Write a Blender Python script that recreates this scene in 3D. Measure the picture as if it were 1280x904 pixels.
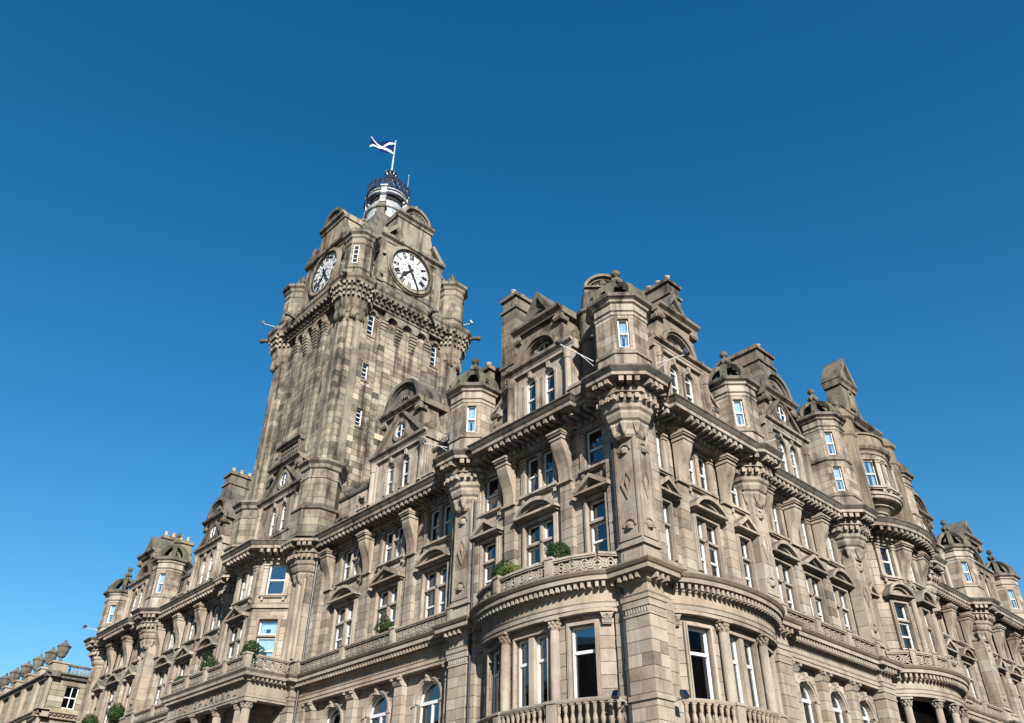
import bpy, bmesh, math, random
from mathutils import Matrix, Vector
random.seed(7)
for o in list(bpy.data.objects): bpy.data.objects.remove(o)
sc = bpy.context.scene
PI = math.pi
R_ = math.radians
# ------------------------------------------------------------------ camera
PIT, YAW, ROLL, FPX = 0.596554777, 0.82236993, 0.00919132379, 1018.15
CAM = Vector((-22.889, -17.479, 1.6))
fw = Vector((math.cos(PIT)*math.cos(YAW), math.cos(PIT)*math.sin(YAW), math.sin(PIT)))
rt = Vector((math.sin(YAW), -math.cos(YAW), 0)); up = rt.cross(fw)
r2 = rt*math.cos(ROLL)+up*math.sin(ROLL); u2 = -rt*math.sin(ROLL)+up*math.cos(ROLL)
cd = bpy.data.cameras.new('camera'); cam = bpy.data.objects.new('camera', cd); sc.collection.objects.link(cam)
cd.sensor_width = 36; cd.lens = FPX/1280*36; cd.clip_end = 6000; cd.clip_start = .1
cam.matrix_world = Matrix((( r2.x, u2.x, -fw.x, CAM.x), (r2.y, u2.y, -fw.y, CAM.y), (r2.z, u2.z, -fw.z, CAM.z), (0, 0, 0, 1)))
sc.camera = cam
# ------------------------------------------------------------------ light
SUN_EL = R_(26); SH = Vector((-.515, -.857, 0)).normalized()
to_sun = Vector((SH.x*math.cos(SUN_EL), SH.y*math.cos(SUN_EL), math.sin(SUN_EL)))
sd = bpy.data.lights.new('sun', 'SUN'); sun = bpy.data.objects.new('sun', sd); sc.collection.objects.link(sun)
sd.energy = 5.0; sd.angle = R_(.53); sd.color = (1, .965, .92)
sun.rotation_euler = to_sun.to_track_quat('Z', 'Y').to_euler(); sun.location = (-60, -80, 90)
wd = bpy.data.worlds.new('World'); sc.world = wd; wd.use_nodes = True
nt = wd.node_tree; bg = nt.nodes['Background']
sky = nt.nodes.new('ShaderNodeTexSky'); sky.sky_type = 'NISHITA'; sky.sun_disc = False
sky.sun_elevation = SUN_EL; sky.sun_rotation = math.atan2(SH.x, SH.y); sky.air_density = 1.15; sky.dust_density = .2; sky.ozone_density = 3.0
hs = nt.nodes.new('ShaderNodeHueSaturation'); hs.inputs['Saturation'].default_value = 1.375; hs.inputs['Hue'].default_value = .495
nt.links.new(sky.outputs[0], hs.inputs['Color']); nt.links.new(hs.outputs[0], bg.inputs[0]); bg.inputs[1].default_value = .0565
vs = sc.view_settings; vs.view_transform = 'Standard'; vs.look = 'None'; vs.exposure = 1.4; vs.gamma = 1; vs.use_curve_mapping = False
# ------------------------------------------------------------------ materials
MT = {}
def mat(name):
    m = bpy.data.materials.new(name); m.use_nodes = True; MT[name] = m
    return m, m.node_tree.nodes, m.node_tree.links, m.node_tree.nodes['Principled BSDF']
def simple(name, col, rough=.6, metal=0, spec=.5, noise=0, scale=20):
    m, n, l, b = mat(name)
    b.inputs['Base Color'].default_value = (*col, 1); b.inputs['Roughness'].default_value = rough; b.inputs['Metallic'].default_value = metal
    b.inputs['Specular IOR Level'].default_value = spec
    if noise:
        g = n.new('ShaderNodeNewGeometry'); t = n.new('ShaderNodeTexNoise'); t.inputs['Scale'].default_value = scale; t.inputs['Detail'].default_value = 5
        l.new(g.outputs['Position'], t.inputs['Vector'])
        r = n.new('ShaderNodeValToRGB'); r.color_ramp.elements[0].position = .3; r.color_ramp.elements[1].position = .7
        r.color_ramp.elements[0].color = (*[c*(1-noise) for c in col], 1); r.color_ramp.elements[1].color = (*[min(1, c*(1+noise)) for c in col], 1)
        l.new(t.outputs[0], r.inputs[0]); l.new(r.outputs[0], b.inputs['Base Color'])
    return m
def mth(n, l, op, a, b, c=None):
    x = n.new('ShaderNodeMath'); x.operation = op
    for i, q in enumerate((a, b, c)):
        if q is None: continue
        if hasattr(q, 'links'): l.new(q, x.inputs[i])
        else: x.inputs[i].default_value = q
    return x.outputs[0]
def stone(name, dark, mid, light, soot=.5, top=(.085, .08, .06), topamt=.75, pale=False, bump=.35):
    m, n, l, b = mat(name); KS = .53
    dark, mid, light, top = [tuple(c*KS for c in q) for q in (dark, mid, light, top)]
    g = n.new('ShaderNodeNewGeometry')
    def noise(scale, det, vscale=None, rough=.55):
        t = n.new('ShaderNodeTexNoise'); t.inputs['Scale'].default_value = scale; t.inputs['Detail'].default_value = det; t.inputs['Roughness'].default_value = rough
        if vscale:
            mp = n.new('ShaderNodeMapping'); mp.inputs['Scale'].default_value = vscale; l.new(g.outputs['Position'], mp.inputs['Vector']); l.new(mp.outputs[0], t.inputs['Vector'])
        else: l.new(g.outputs['Position'], t.inputs['Vector'])
        return t.outputs[0]
    at = n.new('ShaderNodeAttribute'); at.attribute_name = 'tone'; tone = at.outputs['Fac']
    n1 = noise(.32, 5); n2 = noise(1.0, 4, (2.2, 2.2, .16)); n3 = noise(9, 6, None, .7); n4 = noise(1.6, 5)
    v = mth(n, l, 'MULTIPLY', tone, .50); v = mth(n, l, 'MULTIPLY_ADD', n1, .45, v); v = mth(n, l, 'MULTIPLY_ADD', n3, .22, v); v = mth(n, l, 'MULTIPLY_ADD', n4, .2, v)
    r = n.new('ShaderNodeValToRGB'); e = r.color_ramp.elements
    e[0].position = .50; e[0].color = (*dark, 1); e[1].position = .86; e[1].color = (*light, 1); x = e.new(.67); x.color = (*mid, 1)
    l.new(v, r.inputs[0]); col = r.outputs[0]
    fr_ = mth(n, l, 'FRACT', mth(n, l, 'MULTIPLY', tone, 23.7), 0)
    wm = n.new('ShaderNodeMapRange'); wm.inputs[1].default_value = .45; wm.inputs[2].default_value = 1; wm.inputs[4].default_value = .45; l.new(fr_, wm.inputs[0])
    mx = n.new('ShaderNodeMix'); mx.data_type = 'RGBA'; mx.blend_type = 'MULTIPLY'; mx.inputs[7].default_value = (1.03, .91, .79, 1); l.new(wm.outputs[0], mx.inputs[0]); l.new(col, mx.inputs[6]); col = mx.outputs[2]
    sz = n.new('ShaderNodeSeparateXYZ'); l.new(g.outputs['Position'], sz.inputs[0])
    hz = n.new('ShaderNodeMapRange'); hz.inputs[1].default_value = 12; hz.inputs[2].default_value = 24; hz.inputs[3].default_value = .35; hz.inputs[4].default_value = 1.25; l.new(sz.outputs[2], hz.inputs[0]); hz = hz.outputs[0]
    # black rain streaks and soot
    st = n.new('ShaderNodeMapRange'); st.inputs[1].default_value = .50; st.inputs[2].default_value = .68; st.inputs[3].default_value = 0; st.inputs[4].default_value = soot
    l.new(n2, st.inputs[0])
    mx = n.new('ShaderNodeMix'); mx.data_type = 'RGBA'; mx.blend_type = 'MULTIPLY'; mx.inputs[7].default_value = (.34, .32, .31, 1); mx.clamp_factor = True
    l.new(mth(n, l, 'MULTIPLY', st.outputs[0], hz), mx.inputs[0]); l.new(col, mx.inputs[6]); col = mx.outputs[2]
    s2 = n.new('ShaderNodeMapRange'); s2.inputs[1].default_value = .52; s2.inputs[2].default_value = .66; s2.inputs[3].default_value = 0; s2.inputs[4].default_value = soot*.9
    l.new(noise(.9, 6, (1, 1, .6), .62), s2.inputs[0])
    mx = n.new('ShaderNodeMix'); mx.data_type = 'RGBA'; mx.blend_type = 'MULTIPLY'; mx.inputs[7].default_value = (.44, .42, .41, 1); mx.clamp_factor = True
    l.new(mth(n, l, 'MULTIPLY', s2.outputs[0], hz), mx.inputs[0]); l.new(col, mx.inputs[6]); col = mx.outputs[2]
    # grime and lichen that settles on ledges
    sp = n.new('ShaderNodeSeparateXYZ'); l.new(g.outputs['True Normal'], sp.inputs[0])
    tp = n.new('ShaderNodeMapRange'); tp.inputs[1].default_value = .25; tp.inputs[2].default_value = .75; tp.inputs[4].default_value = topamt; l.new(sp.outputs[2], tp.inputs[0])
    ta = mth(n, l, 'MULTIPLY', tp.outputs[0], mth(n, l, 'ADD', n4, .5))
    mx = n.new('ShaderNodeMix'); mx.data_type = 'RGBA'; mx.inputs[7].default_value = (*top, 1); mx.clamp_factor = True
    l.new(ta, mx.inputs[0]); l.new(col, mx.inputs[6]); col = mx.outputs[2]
    if pale:
        pr = n.new('ShaderNodeMath'); pr.operation = 'GREATER_THAN'; l.new(tone, pr.inputs[0]); pr.inputs[1].default_value = .985
        mx = n.new('ShaderNodeMix'); mx.data_type = 'RGBA'; mx.inputs[7].default_value = (.29, .24, .165, 1); l.new(pr.outputs[0], mx.inputs[0]); l.new(col, mx.inputs[6]); col = mx.outputs[2]
    l.new(col, b.inputs['Base Color']); b.inputs['Roughness'].default_value = .92; b.inputs['Specular IOR Level'].default_value = .15
    bp = n.new('ShaderNodeBump'); bp.inputs['Strength'].default_value = bump; bp.inputs['Distance'].default_value = .03
    l.new(mth(n, l, 'ADD', n3, mth(n, l, 'MULTIPLY', noise(45, 4), .5)), bp.inputs['Height']); l.new(bp.outputs[0], b.inputs['Normal'])
    return m
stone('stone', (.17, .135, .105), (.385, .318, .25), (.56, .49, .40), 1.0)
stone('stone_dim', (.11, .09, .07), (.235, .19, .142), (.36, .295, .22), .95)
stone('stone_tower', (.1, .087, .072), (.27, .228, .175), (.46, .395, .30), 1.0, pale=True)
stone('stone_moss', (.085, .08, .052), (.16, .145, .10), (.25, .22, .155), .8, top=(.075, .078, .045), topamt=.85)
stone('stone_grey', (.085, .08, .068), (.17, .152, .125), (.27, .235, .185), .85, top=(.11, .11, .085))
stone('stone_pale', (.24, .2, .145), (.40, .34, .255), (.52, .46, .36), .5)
stone('mortar', (.10, .08, .06), (.17, .13, .095), (.24, .19, .14), .4)
simple('white_paint', (.42, .42, .405), .45, noise=.05, scale=3)
simple('curtain', (.62, .61, .58), .9, noise=.06, scale=6)
simple('blind', (.22, .42, .5), .8)
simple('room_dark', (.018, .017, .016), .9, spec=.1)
simple('slate', (.075, .08, .085), .55, noise=.35, scale=6)
simple('lead', (.20, .21, .22), .45, noise=.25, scale=3)
simple('iron', (.012, .016, .03), .4)
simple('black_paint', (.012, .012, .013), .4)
simple('dial_white', (.46, .46, .445), .35, noise=.05, scale=2)
simple('gold', (.3, .2, .06), .4, 1)
simple('lantern_white', (.2, .212, .218), .6, noise=.35, scale=1.6)
simple('lamp_body', (.025, .027, .03), .4)
simple('lamp_arm', (.34, .34, .33), .5, .0)
simple('pot', (.10, .09, .08), .8, noise=.2)
simple('bark', (.09, .065, .045), .9)
simple('flag_blue', (.004, .012, .05), .9, spec=.05)
simple('flag_white', (.44, .45, .46), .8)
simple('asphalt', (.06, .06, .062), .9, noise=.3, scale=4)
simple('paving', (.15, .14, .125), .9, noise=.2, scale=1.5)
simple('terracotta', (.25, .2, .14), .9, noise=.25, scale=4)
def glassmat():
    m, n, l, b = mat('glass'); n.remove(b)
    t = n.new('ShaderNodeBsdfTransparent'); t.inputs[0].default_value = (.74, .83, .87, 1)
    gl = n.new('ShaderNodeBsdfGlossy'); gl.inputs['Roughness'].default_value = .02; gl.inputs['Color'].default_value = (.95, .97, 1, 1)
    f = n.new('ShaderNodeFresnel'); f.inputs[0].default_value = 1.55
    ns = n.new('ShaderNodeTexNoise'); ns.inputs['Scale'].default_value = .8; g = n.new('ShaderNodeNewGeometry'); l.new(g.outputs['Position'], ns.inputs['Vector'])
    bp = n.new('ShaderNodeBump'); bp.inputs['Strength'].default_value = .06; l.new(ns.outputs[0], bp.inputs['Height']); l.new(bp.outputs[0], gl.inputs['Normal'])
    k = mth(n, l, 'MULTIPLY_ADD', f.outputs[0], 2.2, .05)
    mx = n.new('ShaderNodeMixShader'); l.new(k, mx.inputs[0]); l.new(t.outputs[0], mx.inputs[1]); l.new(gl.outputs[0], mx.inputs[2])
    l.new(mx.outputs[0], n['Material Output'].inputs[0])
glassmat()
def leafmat(name, col):
    m, n, l, b = mat(name)
    at = n.new('ShaderNodeAttribute'); at.attribute_name = 'tone'
    r = n.new('ShaderNodeValToRGB'); r.color_ramp.elements[0].color = (*[c*.55 for c in col], 1); r.color_ramp.elements[1].color = (*[c*1.6 for c in col], 1)
    l.new(at.outputs['Fac'], r.inputs[0]); l.new(r.outputs[0], b.inputs['Base Color']); b.inputs['Roughness'].default_value = .75; b.inputs['Specular IOR Level'].default_value = .12
leafmat('leaf', (.010, .025, .004)); leafmat('leaf_light', (.06, .075, .014))
# ------------------------------------------------------------------ mesh helpers
COL = sc.collection
IDM = Matrix.Identity(4)
W = {}
class MB:
    def __init__(s, f=None): s.v = []; s.f = []; s.t = []; s.m = f
    def add(s, pts, faces, t=None):
        b = len(s.v)
        if s.m: pts = [s.m(*p) for p in pts]
        s.v += [tuple(p) for p in pts]
        s.f += [tuple(b+i for i in q) for q in faces]
        s.t += [t]*len(faces)
    def box(s, a0, a1, b0, b1, c0, c1, t=None, n=1):
        pts = []; fc = []
        for i in range(n+1):
            a = a0+(a1-a0)*i/n
            pts += [(a, b0, c0), (a, b1, c0), (a, b1, c1), (a, b0, c1)]
        for i in range(n):
            k = 4*i
            for j in range(4): fc.append((k+j, k+(j+1) % 4, k+4+(j+1) % 4, k+4+j))
        fc += [(3, 2, 1, 0), (4*n, 4*n+1, 4*n+2, 4*n+3)]
        s.add(pts, fc, t)
    def ext(s, A, B, t=None):            # two matching polygons joined
        n = len(A); s.add(list(A)+list(B), [tuple(range(n))[::-1], tuple(range(n, 2*n))]+[(i, (i+1) % n, n+(i+1) % n, n+i) for i in range(n)], t)
    def psz(s, poly, d0, d1, t=None): s.ext([(a, d0, z) for a, z in poly], [(a, d1, z) for a, z in poly], t)
    def pdz(s, poly, s0, s1, t=None): s.ext([(s0, d, z) for d, z in poly], [(s1, d, z) for d, z in poly], t)
    def psd(s, poly, z0, z1, t=None): s.ext([(a, d, z0) for a, d in poly], [(a, d, z1) for a, d in poly], t)
    def loft(s, rings, caps=True, close=True, t=None):
        n = len(rings[0]); pts = [p for r in rings for p in r]; fc = []
        for i in range(len(rings)-1):
            for j in range(n if close else n-1): fc.append((i*n+j, i*n+(j+1) % n, (i+1)*n+(j+1) % n, (i+1)*n+j))
        if caps: fc += [tuple(range(n))[::-1], tuple((len(rings)-1)*n+j for j in range(n))]
        s.add(pts, fc, t)
    def lathe(s, cx, cy, prof, n=16, rot=0, a0=0, a1=2*PI, t=None, caps=True):
        full = abs(a1-a0-2*PI) < 1e-6; k = n if full else n+1
        s.loft([[(cx+r*math.cos(a0+rot+(a1-a0)*j/n), cy+r*math.sin(a0+rot+(a1-a0)*j/n), z) for j in range(k)] for r, z in prof], caps, full, t)
    def oct(s, cx, cy, prof, t=None):    # octagon by apothem, flats facing the axes and diagonals
        c = 1/math.cos(PI/8); s.lathe(cx, cy, [(r*c, z) for r, z in prof], 8, PI/8, t=t)
    def ring(s, cx, cz, r0, r1, d0, d1, a0=0, a1=2*PI, n=16, t=None):
        full = abs(a1-a0-2*PI) < 1e-6; rg = []
        for i in range(n+1):
            a = a0+(a1-a0)*i/n; c, q = math.cos(a), math.sin(a)
            rg.append([(cx+r0*c, d0, cz+r0*q), (cx+r1*c, d0, cz+r1*q), (cx+r1*c, d1, cz+r1*q), (cx+r0*c, d1, cz+r0*q)])
        s.loft(rg, not full, True, t)
    def disc(s, cx, cz, r, d0, d1, n=20, t=None):
        s.psz([(cx+r*math.cos(2*PI*i/n), cz+r*math.sin(2*PI*i/n)) for i in range(n)], d0, d1, t)
    def tube(s, pts, r, n=6, t=None):
        pts = [Vector(p) for p in pts]; rg = []
        rr = r if isinstance(r, (list, tuple)) else [r]*len(pts)
        for i, p in enumerate(pts):
            d = (pts[min(i+1, len(pts)-1)]-pts[max(i-1, 0)]).normalized()
            q = Vector((0, 0, 1)) if abs(d.z) < .9 else Vector((1, 0, 0))
            u = d.cross(q).normalized(); w = d.cross(u)
            rg.append([tuple(p+u*(rr[i]*math.cos(2*PI*j/n))+w*(rr[i]*math.sin(2*PI*j/n))) for j in range(n)])
        s.loft(rg, True, True, t)
    def archfill(s, cx, r, zs, zt, d0, d1, n=12, t=None):   # wall above a semicircular opening
        for i in range(n):
            a, b = PI-PI*i/n, PI-PI*(i+1)/n
            s.psz([(cx+r*math.cos(a), zs+r*math.sin(a)), (cx+r*math.cos(b), zs+r*math.sin(b)), (cx+r*math.cos(b), zt), (cx+r*math.cos(a), zt)], d0, d1, t)
    def sweep(s, path, prof, t=None):    # world plan path, profile (offset, z); outward is left of travel turned by 90 degrees
        P = [Vector(p) for p in path]; rg = []
        for i, p in enumerate(P):
            ns = []
            if i: d = (P[i]-P[i-1]).normalized(); ns.append(Vector((-d.y, d.x)))
            if i < len(P)-1: d = (P[i+1]-P[i]).normalized(); ns.append(Vector((-d.y, d.x)))
            n = ns[0] if len(ns) == 1 else (ns[0]+ns[1])/max(.35, 1+ns[0].dot(ns[1]))
            rg.append([(p.x+n.x*o, p.y+n.y*o, z) for o, z in prof])
        s.loft(rg, True, True, t)
    def mesh(s, name, mt, smooth=False):
        me = bpy.data.meshes.new(name); me.from_pydata(s.v, [], s.f)
        bm = bmesh.new(); bm.from_mesh(me); bmesh.ops.recalc_face_normals(bm, faces=bm.faces); bm.to_mesh(me); bm.free()
        base = .5+random.uniform(-.1, .1)
        a = me.attributes.new('tone', 'FLOAT', 'FACE'); a.data.foreach_set('value', [base if x is None else x for x in s.t])
        me.materials.append(MT[mt])
        if smooth: me.shade_smooth()
        return me
    def build(s, name, mt, parent=None, M=None, kind=None, label=None, smooth=False):
        return add(name, s.mesh(name, mt, smooth), parent, M or IDM, kind, label)
def add(name, me, parent=None, M=IDM, kind=None, label=None):
    o = bpy.data.objects.new(name, me); COL.objects.link(o)
    if parent is not None: o.parent = parent; o.matrix_basis = W[parent].inverted() @ M
    else: o.matrix_basis = M
    W[o] = M.copy()
    if kind: o['kind'] = kind
    if label: o['label'] = label
    return o
def thing(name, loc, label, cat, group=None):
    o = add(name, None, None, Matrix.Translation(loc)); o['label'] = label; o['category'] = cat
    if group: o['group'] = group
    return o
class T:                                  # a part with sub-parts, placed many times with shared meshes
    def __init__(s, name, me, kids=()): s.name = name; s.me = me; s.kids = list(kids)
    def place(s, parent, M, label=None, skip=()):
        o = add(s.name, s.me, parent, M, None, label)
        for nm, me in s.kids:
            if nm not in skip: add(nm, me, o, M, 'stuff' if nm in ('dentils', 'ashlar_courses') else None)
        return o
def MF(x, y, z, D):                       # local X along the wall, Y outward, Z up
    return Matrix(((D[1], D[0], 0, x), (-D[0], D[1], 0, y), (0, 0, 1, z), (0, 0, 0, 1)))
class Frame:
    curved = False
    def __init__(s, O, D, S): s.O = O; s.D = D; s.S = S; s.sg = 1 if -S[1]*D[0]+S[0]*D[1] > 0 else -1
    def p(s, a, d, z): return (s.O[0]+s.S[0]*a+s.D[0]*d, s.O[1]+s.S[1]*a+s.D[1]*d, z)
    def M(s, a, d, z): x, y, z = s.p(a, d, z); return MF(x, y, z, s.D)
    def xy(s, a, d): return s.p(a, d, 0)[:2]
    def off(s, d): return Frame((s.O[0]+s.D[0]*d, s.O[1]+s.D[1]*d), s.D, s.S)
class Bow:                                # elliptical bow standing on a frame, parameter = arc length
    curved = True
    def __init__(s, F, c, a, b, d0=0, N=60):
        s.F = F; s.q = []; L = 0; pv = None
        for i in range(N+1):
            th = PI-PI*i/N; x = c+a*math.cos(th); y = d0+b*math.sin(th)
            if pv: L += math.hypot(x-pv[0], y-pv[1])
            n = Vector((math.cos(th)/a, math.sin(th)/b)).normalized(); s.q.append((L, x, y, n.x, n.y)); pv = (x, y)
        s.U = L
    def loc(s, u):
        u = min(max(u, 0), s.U); i = 0
        lo, hi = 0, len(s.q)-1
        while hi-lo > 1:
            m = (lo+hi)//2
            if s.q[m][0] <= u: lo = m
            else: hi = m
        A, B = s.q[lo], s.q[hi]; k = (u-A[0])/(B[0]-A[0])
        return [A[j]+(B[j]-A[j])*k for j in range(1, 5)]
    def p(s, u, d, z): x, y, nx, ny = s.loc(u); return s.F.p(x+nx*d, y+ny*d, z)
    def M(s, u, d, z):
        x, y, nx, ny = s.loc(u); P = s.F.p(x+nx*d, y+ny*d, z); F = s.F
        D = (F.S[0]*nx+F.D[0]*ny, F.S[1]*nx+F.D[1]*ny); return MF(*P, D)
    def u_of(s, x):
        for A, B in zip(s.q, s.q[1:]):
            if A[1] <= x <= B[1]: return A[0]+(B[0]-A[0])*(x-A[1])/(B[1]-A[1])
        return s.U
    def pts(s, o=0, n=28): return [(s.loc(s.U*i/n)[0]+s.loc(s.U*i/n)[2]*o, s.loc(s.U*i/n)[1]+s.loc(s.U*i/n)[3]*o) for i in range(n+1)]
FL = Frame((.35, 0), (-1, 0), (0, 1)); FR = Frame((0, .75), (0, -1), (1, 0))
STN = {}                                  # ashlar blocks by thing
def wall(F, parent, a0, a1, z0, z1, d=0, holes=(), t=.5, ch=.43, bl=1.0, mt='stone', name='wall', th=None, keep=None, pale=0, mort='mortar', bs=0, vd=.06, ins=0):
    mb = MB(F.p); seg = lambda L: max(1, int(math.ceil(L/.3))) if F.curved else 1
    zs = sorted({z0, z1, *[z for h in holes for z in h[2:4] if z0 < z < z1]}); blocks = []
    for za, zb in zip(zs, zs[1:]):
        hs_ = sorted((max(h[0], a0), min(h[1], a1)) for h in holes if h[2] < zb-1e-4 and h[3] > za+1e-4 and h[1] > a0 and h[0] < a1)
        spans = []; x = a0
        for p, q in hs_:
            if p > x+.01: spans.append((x, p))
            x = max(x, q)
        if x < a1-.01: spans.append((x, a1))
        nc = max(1, round((zb-za)/ch))
        for p, q in spans:
            mb.box(p+(bs if p == a0 else 0)+ins, q-ins, d-t, d-.045, za, zb, n=seg(q-p))
            for k in range(nc):
                c0 = za+(zb-za)*k/nc; c1 = za+(zb-za)*(k+1)/nc; x = p; L = q-p
                m = max(1, round(L/bl)); wts = [random.uniform(.7, 1.3) for _ in range(m)]; sw = sum(wts)
                if m > 1 and k % 2: wts = wts[::-1]
                for w in wts:
                    x1 = x+L*w/sw
                    tn = min(.97, max(.03, random.gauss(.5, .095 if (th or 'hotel') == 'hotel' else .17)))
                    if pale and random.random() < pale*max(0, 1-(c0-25)/9): tn = 1.0
                    blocks.append((x, x1, c0, c1, tn)); x = x1
    o = mb.build(name, mort, parent)
    g = .009
    lst = STN.setdefault(th or 'hotel', [])
    for (x, x1, c0, c1, tn) in blocks:
        c = F.p((x+x1)/2, d, (c0+c1)/2); dist = math.dist(c, CAM)
        gg = g if (th or 'hotel') == 'hotel' else .014
        a = (x+gg, x1-gg, d-vd, d+random.uniform(-.008, .006), c0+gg, c1-gg, tn, seg(x1-x))
        lst.append((-(x1-x)*(c1-c0)/dist**2 if keep else dist, o, F, a, mt))
    return o
def flush_stones(th, limit=300):
    lst = sorted(STN[th], key=lambda q: q[0]); one = lst[:limit]; rest = lst[limit:]
    for _, o, F, a, mt in one:
        mb = MB(F.p); mb.box(*a[:6], t=a[6], n=a[7]); mb.build('stone', mt, o)
    by = {}
    for q in rest: by.setdefault((q[1], q[4]), []).append(q)
    for (o, mt), qs in by.items():
        mb = MB()
        for _, _, F, a, _ in qs: mb.m = F.p; mb.box(*a[:6], t=a[6], n=a[7])
        mb.build('ashlar_courses', mt, o, kind='stuff')
def along(path, sp, fn, marg=.06):        # stations along a plan path with outward normals
    P = [Vector(p) for p in path]
    runs = [[P[0]]]
    for i in range(1, len(P)):
        runs[-1].append(P[i])
        if i < len(P)-1:
            a = (P[i]-P[i-1]).normalized().dot((P[i+1]-P[i]).normalized())
            if a < .9: runs.append([P[i]])
    for r in runs:
        L = sum((b-a).length for a, b in zip(r, r[1:]))
        if L < .12: continue
        n = max(1, int((L-2*marg)/sp)); st = L/n
        k = 0; acc = 0; tgt = st/2
        for a, b in zip(r, r[1:]):
            l = (b-a).length
            while tgt <= acc+l+1e-9 and k < n:
                p = a+(b-a)*((tgt-acc)/l); d = (b-a)/l; fn(p, Vector((-d.y, d.x)), d); k += 1; tgt += st
            acc += l
def blocks_along(mb, path, sp, w, o0, o1, z0, z1):
    def f(p, n, d):
        q = lambda e, o: (p.x+d.x*e+n.x*o, p.y+d.y*e+n.y*o)
        A = [q(-w/2, o0), q(w/2, o0), q(w/2, o1), q(-w/2, o1)]
        mb.psd(A, z0, z1)
    along(path, sp, f)
# ------------------------------------------------------------------ templates
def mk(mb, name, mt, smooth=False): return mb.mesh(name, mt, smooth)
CURT = ['drape', 'drape', 'net', 'blind', 'dark', 'drape']
def light(fr, kids, x, z, w, h, y, arch=False, rail=.5, cur='drape', f=.066):
    fr.box(x-w/2, x-w/2+f, y-.06, y+.02, z, z+h); fr.box(x+w/2-f, x+w/2, y-.06, y+.02, z, z+h)
    fr.box(x-w/2+f, x+w/2-f, y-.06, y+.03, z, z+f*1.2)
    zr = z+h*rail
    fr.box(x-w/2+f, x+w/2-f, y-.05, y+.035, zr-f*.6, zr+f*.6)
    pn = MB(); pn.box(x-w/2+f*.7, x+w/2-f*.7, y-.04, y-.03, z+f, zr-f*.4); kids.append(('pane', pn.mesh('pane', 'glass')))
    top = z+h; pn = MB()
    if arch:
        r = w/2; fr.ring(x, top, r-f, r, y-.06, y+.02, 0, PI, 12)
        fr.box(x-w/2+f, x+w/2-f, y-.05, y+.03, top-f*.4, top+f*.4)
        pn.psz([(x-r+f*.7, zr+f*.4), (x+r-f*.7, zr+f*.4)]+[(x+(r-f*.6)*math.cos(PI*i/10), top+(r-f*.6)*math.sin(PI*i/10)) for i in range(11)], y-.04, y-.03)
        top += r
    else:
        fr.box(x-w/2+f, x+w/2-f, y-.06, y+.02, top-f, top)
        pn.box(x-w/2+f*.7, x+w/2-f*.7, y-.04, y-.03, zr+f*.4, top-f*.7)
    kids.append(('pane', pn.mesh('pane', 'glass')))
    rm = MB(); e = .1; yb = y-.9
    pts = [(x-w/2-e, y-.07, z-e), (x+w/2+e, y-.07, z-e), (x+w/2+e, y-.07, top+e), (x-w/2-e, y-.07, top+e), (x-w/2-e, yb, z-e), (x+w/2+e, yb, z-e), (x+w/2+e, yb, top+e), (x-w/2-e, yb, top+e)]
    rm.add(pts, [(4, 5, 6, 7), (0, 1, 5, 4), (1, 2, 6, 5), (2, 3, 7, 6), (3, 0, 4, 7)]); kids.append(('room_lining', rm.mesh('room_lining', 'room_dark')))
    def drape(x0, x1, z0, z1, yy, n=7):
        c = MB(); A = [(x0+(x1-x0)*i/n, yy+.03*math.sin(i*2.1)) for i in range(n+1)]
        c.psd(A+[(a, b-.012) for a, b in reversed(A)], z0, z1); kids.append(('curtain', c.mesh('curtain', 'curtain')))
    if cur in ('drape', 'blind'):
        drape(x-w/2-.02, x-w/2+w*.4, z-.03, top, y-.11); drape(x+w/2-w*.36, x+w/2+.02, z-.03, top, y-.11)
    if cur == 'net': drape(x-w/2-.02, x+w/2+.02, z-.03, top, y-.14, 14)
    if cur in ('blind', 'teal'):
        c = MB(); c.box(x-w/2, x+w/2, y-.115, y-.105, (z+h*.42) if cur == 'blind' else z, top); kids.append(('blind', c.mesh('blind', 'curtain' if cur == 'blind' else 'blind')))
def surround(st, x0, x1, z0, z1, w=.16, p=.1, sill=True, head=True):
    st.box(x0-w, x0, -.02, p, z0, z1); st.box(x1, x1+w, -.02, p, z0, z1)
    st.box(x0-w*.45, x0, p, p+.04, z0, z1); st.box(x1, x1+w*.45, p, p+.04, z0, z1)
    if head:
        st.box(x0-w, x1+w, -.02, p, z1, z1+w); st.box(x0-w*.45, x1+w*.45, p, p+.04, z1, z1+w*.45)
    if sill:
        st.box(x0-w-.08, x1+w+.08, -.02, p+.1, z0-.1, z0); st.box(x0-w-.03, x1+w+.03, -.02, p+.04, z0-.17, z0-.1)
WT = {}
def win2(n, lw, h, cur, key, tr=.62, top=None):
    """stone cross window: n lights beside each other, split by a stone transom"""
    k = (key, n, lw, h, cur)
    if k in WT: return WT[k]
    m = .22; tw = n*lw+(n-1)*m; fr = MB(); kids = []; st = MB()
    zt = h*tr
    for i in range(n):
        x = -tw/2+lw/2+i*(lw+m)
        light(fr, kids, x, 0, lw, zt-.08, -.17, rail=.48, cur=cur); light(fr, kids, x, zt+.08, lw, h-zt-.08, -.17, rail=.0, cur=cur)
        if i: st.box(x-lw/2-m, x-lw/2, -.34, -.03, 0, h); st.box(x-lw/2-m*.75, x-lw/2-m*.25, -.03, 0, 0, h)
    st.box(-tw/2, tw/2, -.34, -.06, zt-.075, zt+.075); st.box(-tw/2, tw/2, -.06, -.0, zt-.045, zt+.06)
    surround(st, -tw/2, tw/2, 0, h, sill=False)
    st.box(-tw/2-.28, tw/2+.28, -.03, .04, h+.15, h+.24)
    kids.append(('surround', st.mesh('surround', 'stone')))
    WT[k] = T('window', fr.mesh('sash', 'white_paint'), kids); return WT[k]
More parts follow.
